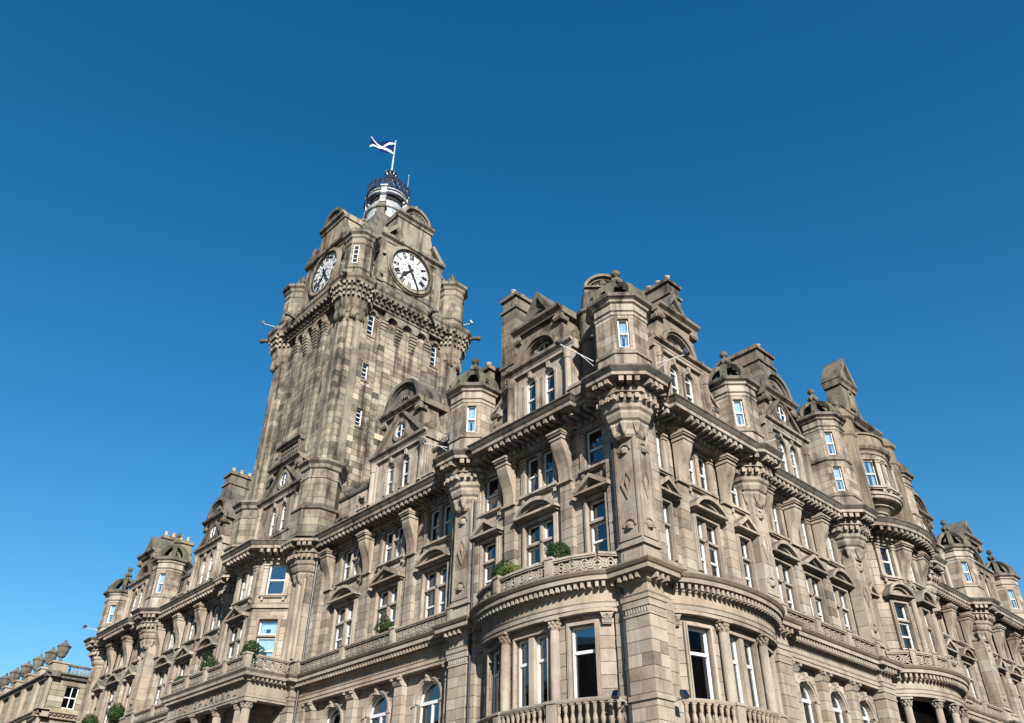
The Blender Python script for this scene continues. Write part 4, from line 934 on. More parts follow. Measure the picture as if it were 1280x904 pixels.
# --- far wing of that front
F3 = FR.off(-1.6)
threebay(F3, 29.4, 39.3, (31.5, 34.3, 37.1), .55, 1.45, bal=3)
pier(F3, 39.9, 1.05, .36, turret=TUR, td=0)
pavilion(F3, 40.4, 48.0, 41.6, 44.2, 46.8, .55, .62, 0, 0, 0, con=(42.8, 45.6)); plain_first(F3, 40.4, 48.0)
pier(F3, 48.5, 1.05, .36, turret=TUR, td=0)
def black_tube(F, x, d, z0, z1):  # black vertical tube with collars and a flared top
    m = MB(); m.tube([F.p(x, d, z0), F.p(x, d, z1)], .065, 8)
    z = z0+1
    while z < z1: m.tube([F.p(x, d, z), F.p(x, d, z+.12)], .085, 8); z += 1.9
    m.tube([F.p(x, d, z1-.02), F.p(x, d, z1+.22)], [.08, .16], 8); m.build('black_tube', 'black_paint', HOTEL)
black_tube(FL, 1.2, .31, 0, 18.6); black_tube(FL, 11.13, .22, 0, 18.6); black_tube(FL, 9.72, .28, 0, 18.4); black_tube(FL, 23.9, .2, 6, 18.6); black_tube(FR, 10.02, .2, 0, 18.6); black_tube(F2, 45.95, .12, 8, 18.6)
def cresting(F, a, b, d, z):
    m = MB(F.p); m.box(a, b, d-.015, d+.015, z+.05, z+.09); m.box(a, b, d-.015, d+.015, z+.4, z+.44)
    for i in range(int((b-a)/.16)):
        x = a+.16*i; m.box(x, x+.02, d-.01, d+.01, z, z+.62); m.ring(x+.08, z+.25, .05, .07, d-.01, d+.01, n=8)
    m.build('iron_cresting', 'iron', HOTEL, kind='stuff')
# ------------------------------------------------------------------ attic storey
def attic_wall(F, sa, sb, z1=22.7, d=-.5, nich=(), mt='stone'):
    hs_ = [(x-.3, x+.3, 20.75, 22.1) for x in nich]
    wall(F, HOTEL, sa, sb, Z_T-.1, z1, d, hs_, t=.4, mt=mt, name='attic_wall')
    for x in nich: winarch(.6, 1.05, 'net', 'small', ringw=.12).place(HOTEL, F.M(x, d, 20.75))
    m = MB(F.p); m.pdz([(d-.45, z1), (d+.08, z1), (d+.14, z1+.1), (d+.14, z1+.2), (d-.45, z1+.26)], sa, sb); m.build('coping', 'stone_grey', HOTEL)
def parapet(F, sa, sb, d=.25, h=.7, step=(), mt='stone'):
    m = MB(F.p); m.box(sa, sb, d-.3, d, Z_T-.02, Z_T+h-.12); m.pdz([(d-.36, Z_T+h-.12), (d+.06, Z_T+h-.12), (d+.06, Z_T+h-.02), (d-.15, Z_T+h+.05), (d-.36, Z_T+h-.02)], sa, sb); m.build('parapet', mt, HOTEL)
    for x in step:
        m = MB(F.p); m.box(x-.4, x+.4, d-.36, d+.1, Z_T-.01, Z_T+h+.3); m.box(x-.48, x+.48, d-.4, d+.16, Z_T+h+.3, Z_T+h+.45); m.build('parapet_block', mt, HOTEL)
def sweep_wall(F, s0, s1, d, z0, z1, mt='stone'):   # concave coping that drops from gable to turret
    m = MB(F.p); n = 10
    P = [(s0+(s1-s0)*i/n, z1-(z1-z0)*math.sin(PI/2*i/n)) for i in range(n+1)]
    m.psz([(s0, Z_T)]+P+[(s1, Z_T)], d-.3, d)
    for a, b in zip(P, P[1:]): m.psz([a, b, (b[0], b[1]+.16), (a[0], a[1]+.16)], d-.36, d+.12)
    m.build('swept_parapet', mt, HOTEL)
def roof(F, sa, sb, d0, d1, z0, z1, name='roof'):
    m = MB(F.p); m.pdz([(d0, z0), (d1, z1), (d1-1.2, z1+.25), (d1-1.2, z0)], sa, sb); o = m.build(name, 'slate', HOTEL); n = int((z1-z0)/.28)
def chimney(F, s0, s1, d0, d1, zb, zt, pots, mt='stone_dim'):
    m = MB(F.p); m.box(s0, s1, d0, d1, zb, zt-1.15); m.box(s0-.1, s1+.1, d0-.1, d1+.1, zt-1.15, zt-1.0); m.box(s0+.02, s1-.02, d0+.02, d1-.02, zt-1.0, zt-.3); m.box(s0-.12, s1+.12, d0-.12, d1+.12, zt-.3, zt-.12); m.box(s0-.05, s1+.05, d0-.05, d1+.05, zt-.12, zt)
    m.box(s0-.08, s1+.08, d0-.08, d1+.08, zb+(zt-zb)*.45, zb+(zt-zb)*.45+.18)
    o = m.build('chimney', mt, HOTEL); cl = MB(F.p); z = zb
    while z < zt-1.6:
        L, k = (s1-s0, 's') if s1-s0 > d1-d0 else (d1-d0, 'd'); n = max(1, round(L/.8)); off = random.uniform(-.2, .2)
        for i in range(n):
            a, b = L*i/n, L*(i+1)/n
            if i: a += off
            if i < n-1: b += off
            a, b = a+(-.012 if i == 0 else .008), b+(.012 if i == n-1 else -.008); tn = min(.95, max(.05, random.gauss(.5, .16)))
            if k == 's': cl.box(s0+a, s0+b, d0-.012, d1+.012, z+.01, z+.41, t=tn)
            else: cl.box(s0-.012, s1+.012, d0+a, d0+b, z+.01, z+.41, t=tn)
        z += .42
    cl.build('ashlar_courses', mt, o, kind='stuff')
    for i in range(pots):
        q = MB(); q.lathe(0, 0, [(.17, 0), (.2, .06), (.15, .12), (.14, .42), (.18, .46), (.18, .52), (.11, .52)], 10); k = (i+.5)/pots
        x, y, z = F.p(s0+(s1-s0)*(k if s1-s0 > abs(d1-d0) else .5), d0+(d1-d0)*(k if s1-s0 <= abs(d1-d0) else .5), zt); q.build('chimney_pot', 'terracotta', o, Matrix.Translation((x, y, z)))
gL = gable_t('L', 2.2, .62, 'tri', cur=('net', 'dark')); gR = gable_t('R', 2.05, .57, 'tri', cur=('drape', 'net'), st3=1.35); gS = gable_t('S', 2.6, .72, 'seg', st2=2.1, st3=2.1, cur=('net', 'dark')); gS2 = gable_t('S2', 2.1, .55, 'seg', st2=1.7, st3=1.8)
gL.place(HOTEL, FL.M(5.45, .1, Z_T)); gR.place(HOTEL, FR.M(4.85, .1, Z_T))
attic_wall(FL, 1.2, 3.4, 22.6, -.7); attic_wall(FL, 7.5, 9.6, 22.2, -.3, (8.55,)); sweep_wall(FL, 7.6, 9.5, -.28, 22.4, 24.0)
attic_wall(FR, 1.2, 3.0, 22.6, -.7); attic_wall(FR, 6.8, 8.7, 22.2, -.3, (7.55,)); sweep_wall(FR, 6.9, 8.5, -.28, 22.4, 24.0)
parapet(FL, 1.2, 3.4, .3, .75, (2.9,)); parapet(FL, 7.4, 9.2, .3, .6, (7.7,)); parapet(FR, 1.2, 2.9, .3, .75); parapet(FR, 6.9, 8.2, .3, .6)
G = FL.off(-.45); parapet(G, 11.3, 14.7, .2, .6, (11.9, 14.2)); parapet(G, 19.9, 23.8, .2, .6, (20.4, 22.4))
gS.place(HOTEL, G.M(17.3, .1, Z_T)); attic_wall(G, 11.0, 14.8, 22.6, -.35, (13.2,)); attic_wall(G, 19.8, 24.0, 22.6, -.35, (21.4,))
G = FR.off(-.45); parapet(G, 10.2, 12.8, .2, .6, (10.8,)); parapet(G, 16.9, 18.2, .2, .6)
gS2.place(HOTEL, G.M(14.85, .1, Z_T)); attic_wall(G, 9.9, 12.9, 22.6, -.35, (11.6,)); attic_wall(G, 16.8, 18.6, 22.6, -.35, (17.4,))
G = F2.off(-.45); parapet(G, 34.6, 36.6, .2, .6); parapet(G, 41.6, 44.4, .2, .6, (42.4, 43.6)); gS2.place(HOTEL, G.M(39.25, .1, Z_T)); attic_wall(G, 34.3, 37.2, 22.6, -.35, (35.8,)); attic_wall(G, 41.3, 44.6, 22.6, -.35, (42.8,))
gR.place(HOTEL, F2.M(50.5, .1, Z_T)); attic_wall(F2, 46, 48.4, 22.6, -.4, (47.3,)); attic_wall(F2, 52.5, 55, 22.6, -.4, (53.6,)); parapet(F2, 46, 48.4, .3, .7); parapet(F2, 52.6, 55, .3, .7)
G = F3.off(-.45); gS2.place(HOTEL, G.M(36.3, .1, Z_T)); attic_wall(G, 29.6, 32.3, 22.6, -.35, (31.2,)); attic_wall(G, 36.3, 39.3, 22.6, -.35, (37.6,)); parapet(G, 29.8, 32.3, .2, .6); parapet(G, 36.4, 39.3, .2, .6)
gR.place(HOTEL, F3.M(44.2, .1, Z_T)); attic_wall(F3, 40.4, 42.2, 22.6, -.4, (41.4,)); attic_wall(F3, 46.2, 48, 22.6, -.4, (47.1,)); parapet(F3, 40.5, 48, .3, .6)
G = FR.off(-.3); attic_wall(G, 19.6, 21.5, 23.5, -.1); attic_wall(G, 26.5, 28.6, 23.5, -.1)
cresting(FL, 20.0, 23.9, -.95, 22.85); cresting(FL, 11.2, 14.6, -.95, 22.85); cresting(FR, 10.1, 12.7, -.95, 22.85)
# gable over the canted bay
gT = gable_t('T', 2.7, .65, 'panel', mt='stone', st2=1.9, st3=1.6, cur=('net', 'drape'), upmt='stone_tower'); gT.place(HOTEL, FL.M(29.6, .35, Z_T+.9))
m = MB(FL.p); m.box(26.6, 32.6, -.6, .33, Z_T+.0, Z_T+.95); m.build('gable_plinth', 'stone', HOTEL)
# roofs
roof(FL, 10.2, 24.6, -1.2, -4.6, 22.7, 26.9); roof(F2, 34.4, 55.4, -1.2, -4.6, 22.7, 26.9)
roof(FR, 9.2, 19, -1.2, -4.6, 22.7, 26.9); roof(FR, 19, 29.4, -1.4, -4.6, 23, 27.5); roof(F3, 29.4, 48.6, -1.2, -4.6, 22.7, 26.9)
chimney(FL, 8.9, 10.0, -4.2, -1.5, 22, 31.0, 4); chimney(FR, 7.0, 8.0, -4.6, -1.4, 22, 30.9, 5); chimney(FL, 11.6, 12.6, -4.5, -2, 22, 27.5, 3)
chimney(FR, 15.5, 17.3, -4.0, -1.3, 22, 30.5, 4); chimney(F2, 42.0, 43.2, -6.8, -1.8, 22, 31.4, 7, 'stone_grey'); chimney(F2, 53.0, 54.0, -4.2, -1.5, 22, 29.0, 4); chimney(F3, 41.0, 42.0, -4.5, -1.8, 22, 29.5, 4)
# corner roof: stone-slab pyramid with a diagonal segmental dormer and a round stair drum
m = MB(); 
for i in range(9):
    k = i/9; a = 1.75+3.6*k*.8; z = 22.6+i*.72; m.psd([(a, a+.3), (9.3-.6*k, a+.3), (9.3-.6*k, 10.6-.6*k), (a, 10.6-.6*k)], z, z+.73)
m.build('slab_roof', 'stone_moss', HOTEL)
D = (-.7071, -.7071); sg_ = seg_ped(1.05, .8, .4, 'stone_dim', carve=True)
m = MB(); m.box(-.85, .85, -1.6, 0, -3.4, -.3); m.box(-1.02, 1.02, -1.6, .25, -.3, 0); m.psz([(-.95, 0), (.95, 0), (.62, .6), (0, .84), (-.62, .6)], -1.6, 0); o = m.build('corner_dormer', 'stone_dim', HOTEL, MF(4.0, 4.3, 29.5, D)); sg_.place(HOTEL, MF(4.0, 4.3, 29.5, D))
m = MB(); m.lathe(1.05, 2.75, [(.55, 19.9), (.55, 23.6), (.66, 23.65), (.7, 23.8), (.6, 23.85), (.6, 25.2), (.72, 25.3), (.72, 25.45), (.5, 25.6), (.4, 26.6), (.05, 26.9)], 18); m.build('round_stack', 'stone_grey', HOTEL)
m = MB(); m.lathe(3.0, 1.95, [(.5, 19.9), (.5, 23.6), (.58, 23.65), (.58, 23.8), (.5, 23.85), (.3, 25.0), (.05, 25.2)], 18); m.build('round_stack', 'stone_grey', HOTEL)
# ------------------------------------------------------------------ clock tower
TX, TY, TW = 5.33, 29.97, 5.0
TOWER = thing('clock_tower', (TX, TY, 0), 'tall square weathered stone clock tower with white clock dials rising behind the hotel front', 'clock tower')
TF = [Frame((TX-TW, TY), (-1, 0), (0, 1)), Frame((TX, TY-TW), (0, -1), (1, 0)), Frame((TX+TW, TY), (1, 0), (0, -1)), Frame((TX, TY+TW), (0, 1), (-1, 0))]
def tp(name, mb, mt='stone_tower', M=None, **k): return mb.build(name, mt, TOWER, M, **k)
m = MB(); m.box(TX-TW+.45, TX+TW-.45, TY-TW+.45, TY+TW-.45, 12, 40); tp('core', m, 'mortar')
def slit(F, x, z0, w, h, arch=False):
    fr = MB(); kids = []; st = MB()
    light(fr, kids, 0, 0, w, h, -.16, arch=arch, rail=.5, cur='net' if not arch else 'dark', f=.05)
    for q in (.25, .75): fr.box(-w/2, w/2, -.2, -.13, h*q-.02, h*q+.02)
    if arch: st.archfill(0, w/2, h, h+w/2+.001, -.4, 0, 8); st.ring(0, h, w/2, w/2+.22, -.02, .14, 0, PI, 10)
    st.box(-w/2-.14, w/2+.14, -.02, .07, -.16, 0); kids.append(('surround', st.mesh('surround', 'stone_tower')))
    T('slit_window', fr.mesh('sash', 'white_paint'), kids).place(TOWER, F.M(x, 0, z0))
SX = -3.0; SXR = 2.9
for fi, F in enumerate(TF):
    hs_ = []
    if fi < 2:
        sg = 1 if fi == 1 else -1
        xs = (-3.0, 2.9) if fi == 1 else (-2.9, 3.0)
        near = -3.0 if fi == 1 else None
        if fi == 1: hs_ = [(-3.0-.24, -3.0+.24, z, z+1.35) for z in (32.7, 29.0)]+[(x-.27, x+.27, 36.6, 38.4+.27) for x in xs]
    wall(F, TOWER, -TW, TW, 20, 39.2, -.001*(fi % 2), hs_, t=.5, ch=.46, bl=1.15, mt='stone_tower', name='shaft_wall', th='tower', pale=.05 if fi == 1 else 0, keep=fi < 2)
    if fi == 1:
        for z in (32.7, 29.0): slit(F, -3.0, z, .48, 1.35)
        for x in xs: slit(F, x, 36.6, .54, 1.8, True)
    for x0, x1, d in ((-TW, -TW+1.55, .3), (TW-1.55, TW, .3), (-2.25, -1.75, .18), (1.75, 2.25, .18)):
        wall(F, TOWER, x0, x1, 20, 37.2 if abs(x0) > 3 or x0 > 3 else 37.9, d, t=d+.2, ch=.46, bl=.8, mt='stone_tower', name='corner_buttress' if d > .2 else 'pilaster_strip', th='tower', pale=.2 if (fi == 1 and x0 < -4) else 0, vd=d+.1, ins=.02)
    for x0 in (-TW+.5, TW-1.05):
        m = MB(F.p); m.box(x0, x0+.55, .28, .42, 20, 37.0); tp('buttress_rib', m)
    # corbelled arcade
    m = MB(F.p)
    cx = (-1.37, 0, 1.37); r = .47
    m.box(-2.05, -1.37-r, -.1, .34, 38.25, 39.2); m.box(1.37+r, 2.05, -.1, .34, 38.25, 39.2)
    for a, b in zip(cx, cx[1:]): m.box(a+r, b-r, -.1, .34, 38.25, 39.2)
    for c in cx: m.archfill(c, r, 38.25, 39.2, -.1, .34, 10); m.ring(c, 38.25, r, r+.13, .3, .4, 0, PI, 10)
    tp('machicolation', m)
    for x in (-2.03, -.685, .685, 2.03):
        m = MB(F.p)
        for k in range(6): m.box(x-.24-.012*k, x+.24+.012*k, -.02, .07+.052*k, 36.75+.25*k, 36.75+.25*k+.18)
        m.box(x-.2, x+.2, -.02, .06, 36.75, 38.24); tp('corbel', m)
# cornice of the tower, breaking forward round the corner bartizans
e = TW; c0 = 1.55; o = .75
pth = []
for (x, y) in ((1, -1), (-1, -1), (-1, 1), (1, 1)):
    P = [Vector((x*e, y*e))]
corn = [( .42, 39.05), (.42, 39.25), (.5, 39.3), (.5, 39.5), (.55, 39.55), (.6, 39.85), (.88, 39.9), (.92, 40.1), (1.04, 40.25), (1.08, 40.5), (.4, 40.65)]
corn = [(-.2, 39.05)]+corn+[(-.6, 40.7)]
def octpts(cx, cy, a): return [(cx+a/math.cos(PI/8)*math.cos(PI/8+k*PI/4), cy+a/math.cos(PI/8)*math.sin(PI/8+k*PI/4)) for k in range(8)]
def wp(x, y): return (TX+x, TY+y)
sides = [[wp(e+.3, -e), wp(-e-.3, -e)], [wp(-e, -e-.3), wp(-e, e+.3)], [wp(-e-.3, e), wp(e+.3, e)], [wp(e, e+.3), wp(e, -e-.3)]]
for s_ in sides:
    m = MB(); m.sweep(s_, corn); tp('tower_cornice', m)
    m = MB(); blocks_along(m, s_, .46, .22, .5, .92, 39.6, 39.87); blocks_along(m, s_, .46, .22, .42, .62, 39.28, 39.5); tp('modillion_course', m, kind='stuff')
BQ = TW-.45
bart = MB(); bk = []
bart.oct(0, 0, [(1.2, 40.5), (1.2, 40.75), (1.12, 40.85), (1.1, 41.4), (1.2, 41.5), (1.05, 41.65), (1.02, 44.0)])
c = MB(); c.oct(0, 0, [(1.0, 43.9), (1.1, 44.0), (1.1, 44.15), (1.05, 44.2), (1.05, 44.5), (1.15, 44.6), (1.2, 44.8), (1.38, 44.95), (1.4, 45.15), (1.2, 45.2), (.95, 45.35), (.6, 45.75), (.3, 46.0)]); bk.append(('cornice', c.mesh('cornice', 'stone_tower')))
c = MB(); c.lathe(0, 0, [(.3, 45.95), (.32, 46.05), (.2, 46.15), (.14, 46.3), (.24, 46.45), (.26, 46.6), (.12, 46.75), (.16, 46.9), (.03, 47.1)], 10)
for j in range(8):
    a = PI/8+j*PI/4; c.lathe(.42*math.cos(a), .42*math.sin(a), [(.05, 45.7), (.12, 45.95), (.1, 46.15), (.02, 46.35)], 6)
bk.append(('finial', c.mesh('finial', 'stone_moss')))
c = MB(); c.oct(0, 0, [(.75, 36.9), (.9, 37.1), (.92, 37.4), (1.02, 37.5), (1.02, 37.9), (1.12, 38.1), (1.18, 38.5), (1.22, 38.6), (1.22, 39.05), (1.3, 39.1), (1.3, 39.5), (1.36, 39.55), (1.38, 39.88), (1.58, 39.9), (1.62, 40.1), (1.75, 40.25), (1.8, 40.5), (1.2, 40.6)]); bk.append(('corbel', c.mesh('corbel', 'stone_tower')))
c = MB()
for ap_, z0, z1, w, od in ((1.22, 38.72, 39.0, .18, .2), (1.3, 39.18, 39.45, .2, .2), (1.36, 39.6, 39.86, .2, .3)):
    hw = math.tan(PI/8)*ap_
    for j in range(8):
        an = j*PI/4; M = MF(ap_*math.cos(an), ap_*math.sin(an), 0, (math.cos(an), math.sin(an))); c.m = lambda a, d, z, M=M: tuple(M @ Vector((a, d, z)))
        for i in range(3): x = -hw+2*hw*(i+.5)/3; c.box(x-w/2, x+w/2, -.02, od, z0, z1)
c.m = None; bk.append(('dentils', c.mesh('dentils', 'stone_tower')))
c = MB()
for j in range(8):
    a = PI/8+j*PI/4
    for q in (-.09, .09): c.lathe(1.02*math.cos(a+q), 1.02*math.sin(a+q), [(.04, 37.0), (.16, 37.15), (.2, 37.5), (.12, 37.7), (.16, 37.85), (.03, 38.0)], 6)
bk.append(('carved_leaves', c.mesh('carved_leaves', 'stone_tower')))
fr = MB(); wk = []
for j in (5,):
    an = j*PI/4; M = MF(1.05*math.cos(an), 1.05*math.sin(an), 0, (math.cos(an), math.sin(an))); f = lambda a, d, z, M=M: tuple(M @ Vector((a, d, z)))
    tmp = MB(f); kk = []; light(tmp, kk, 0, 41.95, .42, 1.75, .02, rail=.5, cur='none', f=.05)
    for q in (.25, .75): tmp.box(-.2, .2, -.02, .05, 41.95+1.75*q-.02, 41.95+1.75*q+.02)
    fr.add(tmp.v, tmp.f)
    for nm, me in kk:
        if nm == 'room_lining': continue
        me.transform(M); wk.append((nm, me))
    b_ = MB(f); b_.box(-.2, .2, -.02, -.0, 41.95, 43.7); wk.append(('blind', b_.mesh('blind', 'room_dark')))
bk.append(clad_oct(1.03, 41.68, 43.88, 'stone_tower'))
BT = T('bartizan', bart.mesh('bartizan', 'stone_tower'), bk+wk+[('sash', fr.mesh('sash', 'white_paint'))]); BT2 = T('bartizan', BT.me, bk)
for x, y in ((-1, -1), (1, -1), (-1, 1), (1, 1)): (BT if x+y == -2 else BT2).place(TOWER, Matrix.Translation((TX+x*BQ, TY+y*BQ, 0)))
# clock stage
m = MB(); m.box(TX-4.35, TX+4.35, TY-4.35, TY+4.35, 40.4, 46.2); tp('clock_stage', m)
for fi, F in enumerate(TF):
    G = F.off(-.25); vis = fi < 2
    m = MB(G.p); m.pdz([(-.5, 40.55), (.5, 40.55), (.5, 41.3), (.25, 41.6), (.0, 42.3), (-.5, 42.3)], -3.4, 3.4); tp('weathering', m)
    wall(G, TOWER, -3.05, 3.05, 42.2, 46.3, .12, t=.7, ch=.45, bl=.9, mt='stone_tower', name='clock_wall', th='tower')
    m = MB(G.p); m.box(-3.05, -2.5, .1, .26, 42.0, 46.3); tp('clock_pilaster', m); m = MB(G.p); m.box(2.5, 3.05, .1, .26, 42.0, 46.3); tp('clock_pilaster', m)
    m = MB(G.p); m.pdz([(-.6, 46.25), (.2, 46.25), (.26, 46.45), (.5, 46.6), (.56, 46.8), (-.6, 46.9)], -3.2, 3.2); tp('gable_cornice', m)
    sd_ = [(3.0, 46.85), (2.85, 47.2), (2.4, 47.75), (2.0, 48.4), (1.78, 49.1), (1.7, 49.6)]
    m = MB(G.p); m.psz(sd_+[(-x, z) for x, z in reversed(sd_)], -3.5, .1)
    for sg in (-1, 1):
        m.psz([(sg*3.15, 46.85), (sg*2.6, 46.85), (sg*1.75, 48.0), (sg*1.95, 48.2)], .05, .5); m.ring(sg*2.75, 47.2, .08, .32, .0, .3, n=10)
    tp('clock_gable', m)
    m = MB(G.p); m.pdz([(-3.5, 49.55), (.2, 49.55), (.25, 49.75), (.45, 49.9), (.48, 50.05), (-3.5, 50.1)], -1.85, 1.85); tp('gable_cornice', m)
    a, h = 1.5, 1.35; R = (a*a+h*h)/(2*h); cz = 50.05+h-R; an = math.asin(a/R)
    m = MB(G.p); m.psz([((R-.05)*math.cos(PI/2-an+2*an*i/16), max(50.05, cz+(R-.05)*math.sin(PI/2-an+2*an*i/16))) for i in range(17)], -2.5, .1); m.ring(0, cz, R-.26, R, .0, .4, PI/2-an, PI/2+an, 18); m.ring(0, cz, R-.4, R-.26, .0, .22, PI/2-an, PI/2+an, 18)
    for i in range(7): q = PI*(i+.5)/7; m.lathe(.6*math.cos(q), .12, [(.02, 50.25+.45*math.sin(q)), (.15, 50.4+.45*math.sin(q)), (.02, 50.6+.45*math.sin(q))], 6)
    m.lathe(0, .1, [(.1, 51.4), (.22, 51.55), (.12, 51.75), (.02, 51.85)], 8); tp('crowning_pediment', m, 'stone_moss' if fi == 0 else 'stone_tower')
    # the dial
    M = G.M(0, .14, 44.55); RR = 1.8
    d = MB(); d.disc(0, 0, RR, -.06, .02, 48); kids = []
    q = MB(); q.ring(0, 0, RR+.0, RR+.12, -.06, .12, n=48); q2 = MB(); q2.ring(0, 0, RR+.12, RR+.38, -.06, .22, n=48); q2.ring(0, 0, RR+.38, RR+.5, -.06, .1, n=48)
    kids += [('dial_rim', q.mesh('dial_rim', 'black_paint')), ('dial_moulding', q2.mesh('dial_moulding', 'stone_tower'))]
    def bar(mb, p, q_, w0, w1=None, y0=.02, y1=.035):
        w1 = w0 if w1 is None else w1; dx, dz = q_[0]-p[0], q_[1]-p[1]; l = math.hypot(dx, dz); nx, nz = -dz/l, dx/l
        P = [(p[0]+nx*w0/2, p[1]+nz*w0/2), (q_[0]+nx*w1/2, q_[1]+nz*w1/2), (q_[0]-nx*w1/2, q_[1]-nz*w1/2), (p[0]-nx*w0/2, p[1]-nz*w0/2)]
        mb.psz([(-x, z) for x, z in P], y0, y1)
    tr = MB(); pol = lambda r, a: (r*math.sin(a), r*math.cos(a))
    for k in range(60):
        a = 2*PI*k/60; bar(tr, pol(RR*.955, a), pol(RR, a), .05 if k % 5 else .1)
    for rr in (.95,): tr.ring(0, 0, RR*rr-.012, RR*rr+.012, .02, .03, n=48)
    tr.ring(0, 0, RR*.2, RR*.2+.03, .02, .03, n=24)
    for k in range(12):
        a = 2*PI*k/12; b = a+PI/12; bar(tr, pol(RR*.2, a), pol(RR*.36, a), .04); bar(tr, pol(RR*.36, a), pol(RR*.48, b), .04); bar(tr, pol(RR*.36, a), pol(RR*.48, b-PI/6), .04); bar(tr, pol(RR*.48, b), pol(RR*.6, b), .04)
        bar(tr, pol(RR*.6, b), pol(RR*.95, b), .03)
    kids.append(('dial_tracery', tr.mesh('dial_tracery', 'black_paint')))
    for k, nm in enumerate(['XII', 'I', 'II', 'III', 'IIII', 'V', 'VI', 'VII', 'VIII', 'IX', 'X', 'XI']):
        a = 2*PI*k/12; nb = MB(); wd_ = {'I': .12, 'V': .22, 'X': .22}; tot = sum(wd_[c] for c in nm); x = -tot/2; h0, h1 = RR*.63, RR*.92
        ca, sa = math.cos(a), math.sin(a)
        def loc(px, pz): return (px*ca+pz*sa, -px*sa+pz*ca)
        for ch in nm:
            w = wd_[ch]; c_ = x+w/2
            if ch == 'I': bar(nb, loc(c_, h0), loc(c_, h1), .105)
            if ch == 'V': bar(nb, loc(c_, h0), loc(c_-w*.36, h1), .105); bar(nb, loc(c_, h0), loc(c_+w*.36, h1), .05)
            if ch == 'X': bar(nb, loc(c_+w*.36, h0), loc(c_-w*.36, h1), .105); bar(nb, loc(c_-w*.36, h0), loc(c_+w*.36, h1), .05)
            x += w
        bar(nb, loc(-tot/2, h0+.015), loc(tot/2, h0+.015), .03); bar(nb, loc(-tot/2, h1-.015), loc(tot/2, h1-.015), .03)
        kids.append(('numeral', nb.mesh('numeral', 'black_paint')))
    hh = MB(); a = R_(7.42*30); bar(hh, pol(-.35, a), pol(.75, a), .16, .18, .06, .09); bar(hh, pol(.68, a), pol(.98, a), .46, .3, .06, .09); bar(hh, pol(.98, a), pol(1.25, a), .3, .02, .06, .09); kids.append(('hour_hand', hh.mesh('hour_hand', 'black_paint')))
    hh = MB(); a = R_(25*6); bar(hh, pol(-.55, a), pol(.3, a), .22, .17, .1, .13); bar(hh, pol(.3, a), pol(1.8, a), .19, .08, .1, .13); hh.disc(0, 0, .13, .03, .15, 14); kids.append(('minute_hand', hh.mesh('minute_hand', 'black_paint')))
    T('clock_dial', d.mesh('clock_dial', 'dial_white'), kids).place(TOWER, M)
# roof and lantern
m = MB(); m.loft([[wp(sx*a, sy*a)+(z,) for sx, sy in ((-1, -1), (1, -1), (1, 1), (-1, 1))] for a, z in ((4.3, 46.0), (3.3, 48.5), (2.2, 51.5), (1.9, 52.2))]); tp('tower_roof', m, 'stone_grey')
m = MB(); m.lathe(TX, TY, [(2.1, 51.0), (2.1, 51.6), (1.8, 51.9), (1.7, 53.6), (1.85, 53.7), (1.92, 53.9), (1.6, 54.0), (1.55, 54.7)], 24); tp('lantern_drum', m, 'lantern_white')
for k in range(4):
    a = PI/4+k*PI/2; D = (math.cos(a), math.sin(a))
    m = MB(); m.box(-.35, .35, -1.0, .55, 0, 2.3); m.box(-.45, .45, -1.0, .65, 2.3, 2.5); m.pdz([(-1.0, 2.5), (.5, 2.5), (.35, 3.1), (.0, 3.4), (-1.0, 3.5)], -.3, .3); tp('lantern_pier', m, 'stone_grey', MF(TX+1.6*D[0], TY+1.6*D[1], 50.9, D))
    m = MB(); m.box(-.26, .26, -.5, .32, 0, 1.9); m.box(-.34, .34, -.5, .42, 1.9, 2.08); m.box(-.3, .3, -.5, .36, -.02, .2); tp('lantern_post', m, 'lantern_white', MF(TX+1.6*D[0], TY+1.6*D[1], 54.1, D))
m = MB(); m.lathe(TX, TY, [(1.85, 55.35), (1.92, 55.4), (1.92, 55.55), (1.8, 55.6), (1.75, 55.5)], 32, caps=False); tp('lantern_ring', m, 'lantern_white')
m = MB(); m.lathe(TX, TY, [(1.52, 54.7), (1.52, 55.9)], 24); tp('lantern_glazing', m, 'room_dark')
m = MB(); m.lathe(TX, TY, [(1.85, 55.85), (1.85, 56.05), (1.3, 56.3), (.5, 56.5)], 24); tp('lantern_cap', m, 'lantern_white')
def iron_ring(r, z, t=.05): m = MB(); m.tube([(TX+r*math.cos(2*PI*i/32), TY+r*math.sin(2*PI*i/32), z) for i in range(33)], t, 6); tp('iron_ring', m, 'iron')
for r, z in ((1.95, 56.1), (1.95, 56.9), (2.05, 55.0), (.5, 59.0), (.55, 59.5), (1.3, 57.6), (.8, 58.4)): iron_ring(r, z, .06)
for k in range(24):
    a = 2*PI*k/24; m = MB(); x, y = math.cos(a), math.sin(a)
    m.tube([(TX+1.95*x, TY+1.95*y, 56.0), (TX+1.95*x, TY+1.95*y, 56.9)], .035, 5); m.lathe(TX+1.95*x, TY+1.95*y, [(.02, 56.9), (.1, 57.1), (.1, 57.2), (.02, 57.35)], 6)
    m.tube([(TX+1.95*math.cos(a+.05), TY+1.95*math.sin(a+.05), 56.2), (TX+2.0*math.cos(a+.13), TY+2.0*math.sin(a+.13), 56.55), (TX+1.95*math.cos(a+.21), TY+1.95*math.sin(a+.21), 56.9)], .03, 4); m.tube([(TX+1.95*math.cos(a+.05), TY+1.95*math.sin(a+.05), 56.9), (TX+1.95*math.cos(a+.21), TY+1.95*math.sin(a+.21), 56.2)], .03, 4)
    tp('iron_baluster', m, 'iron')
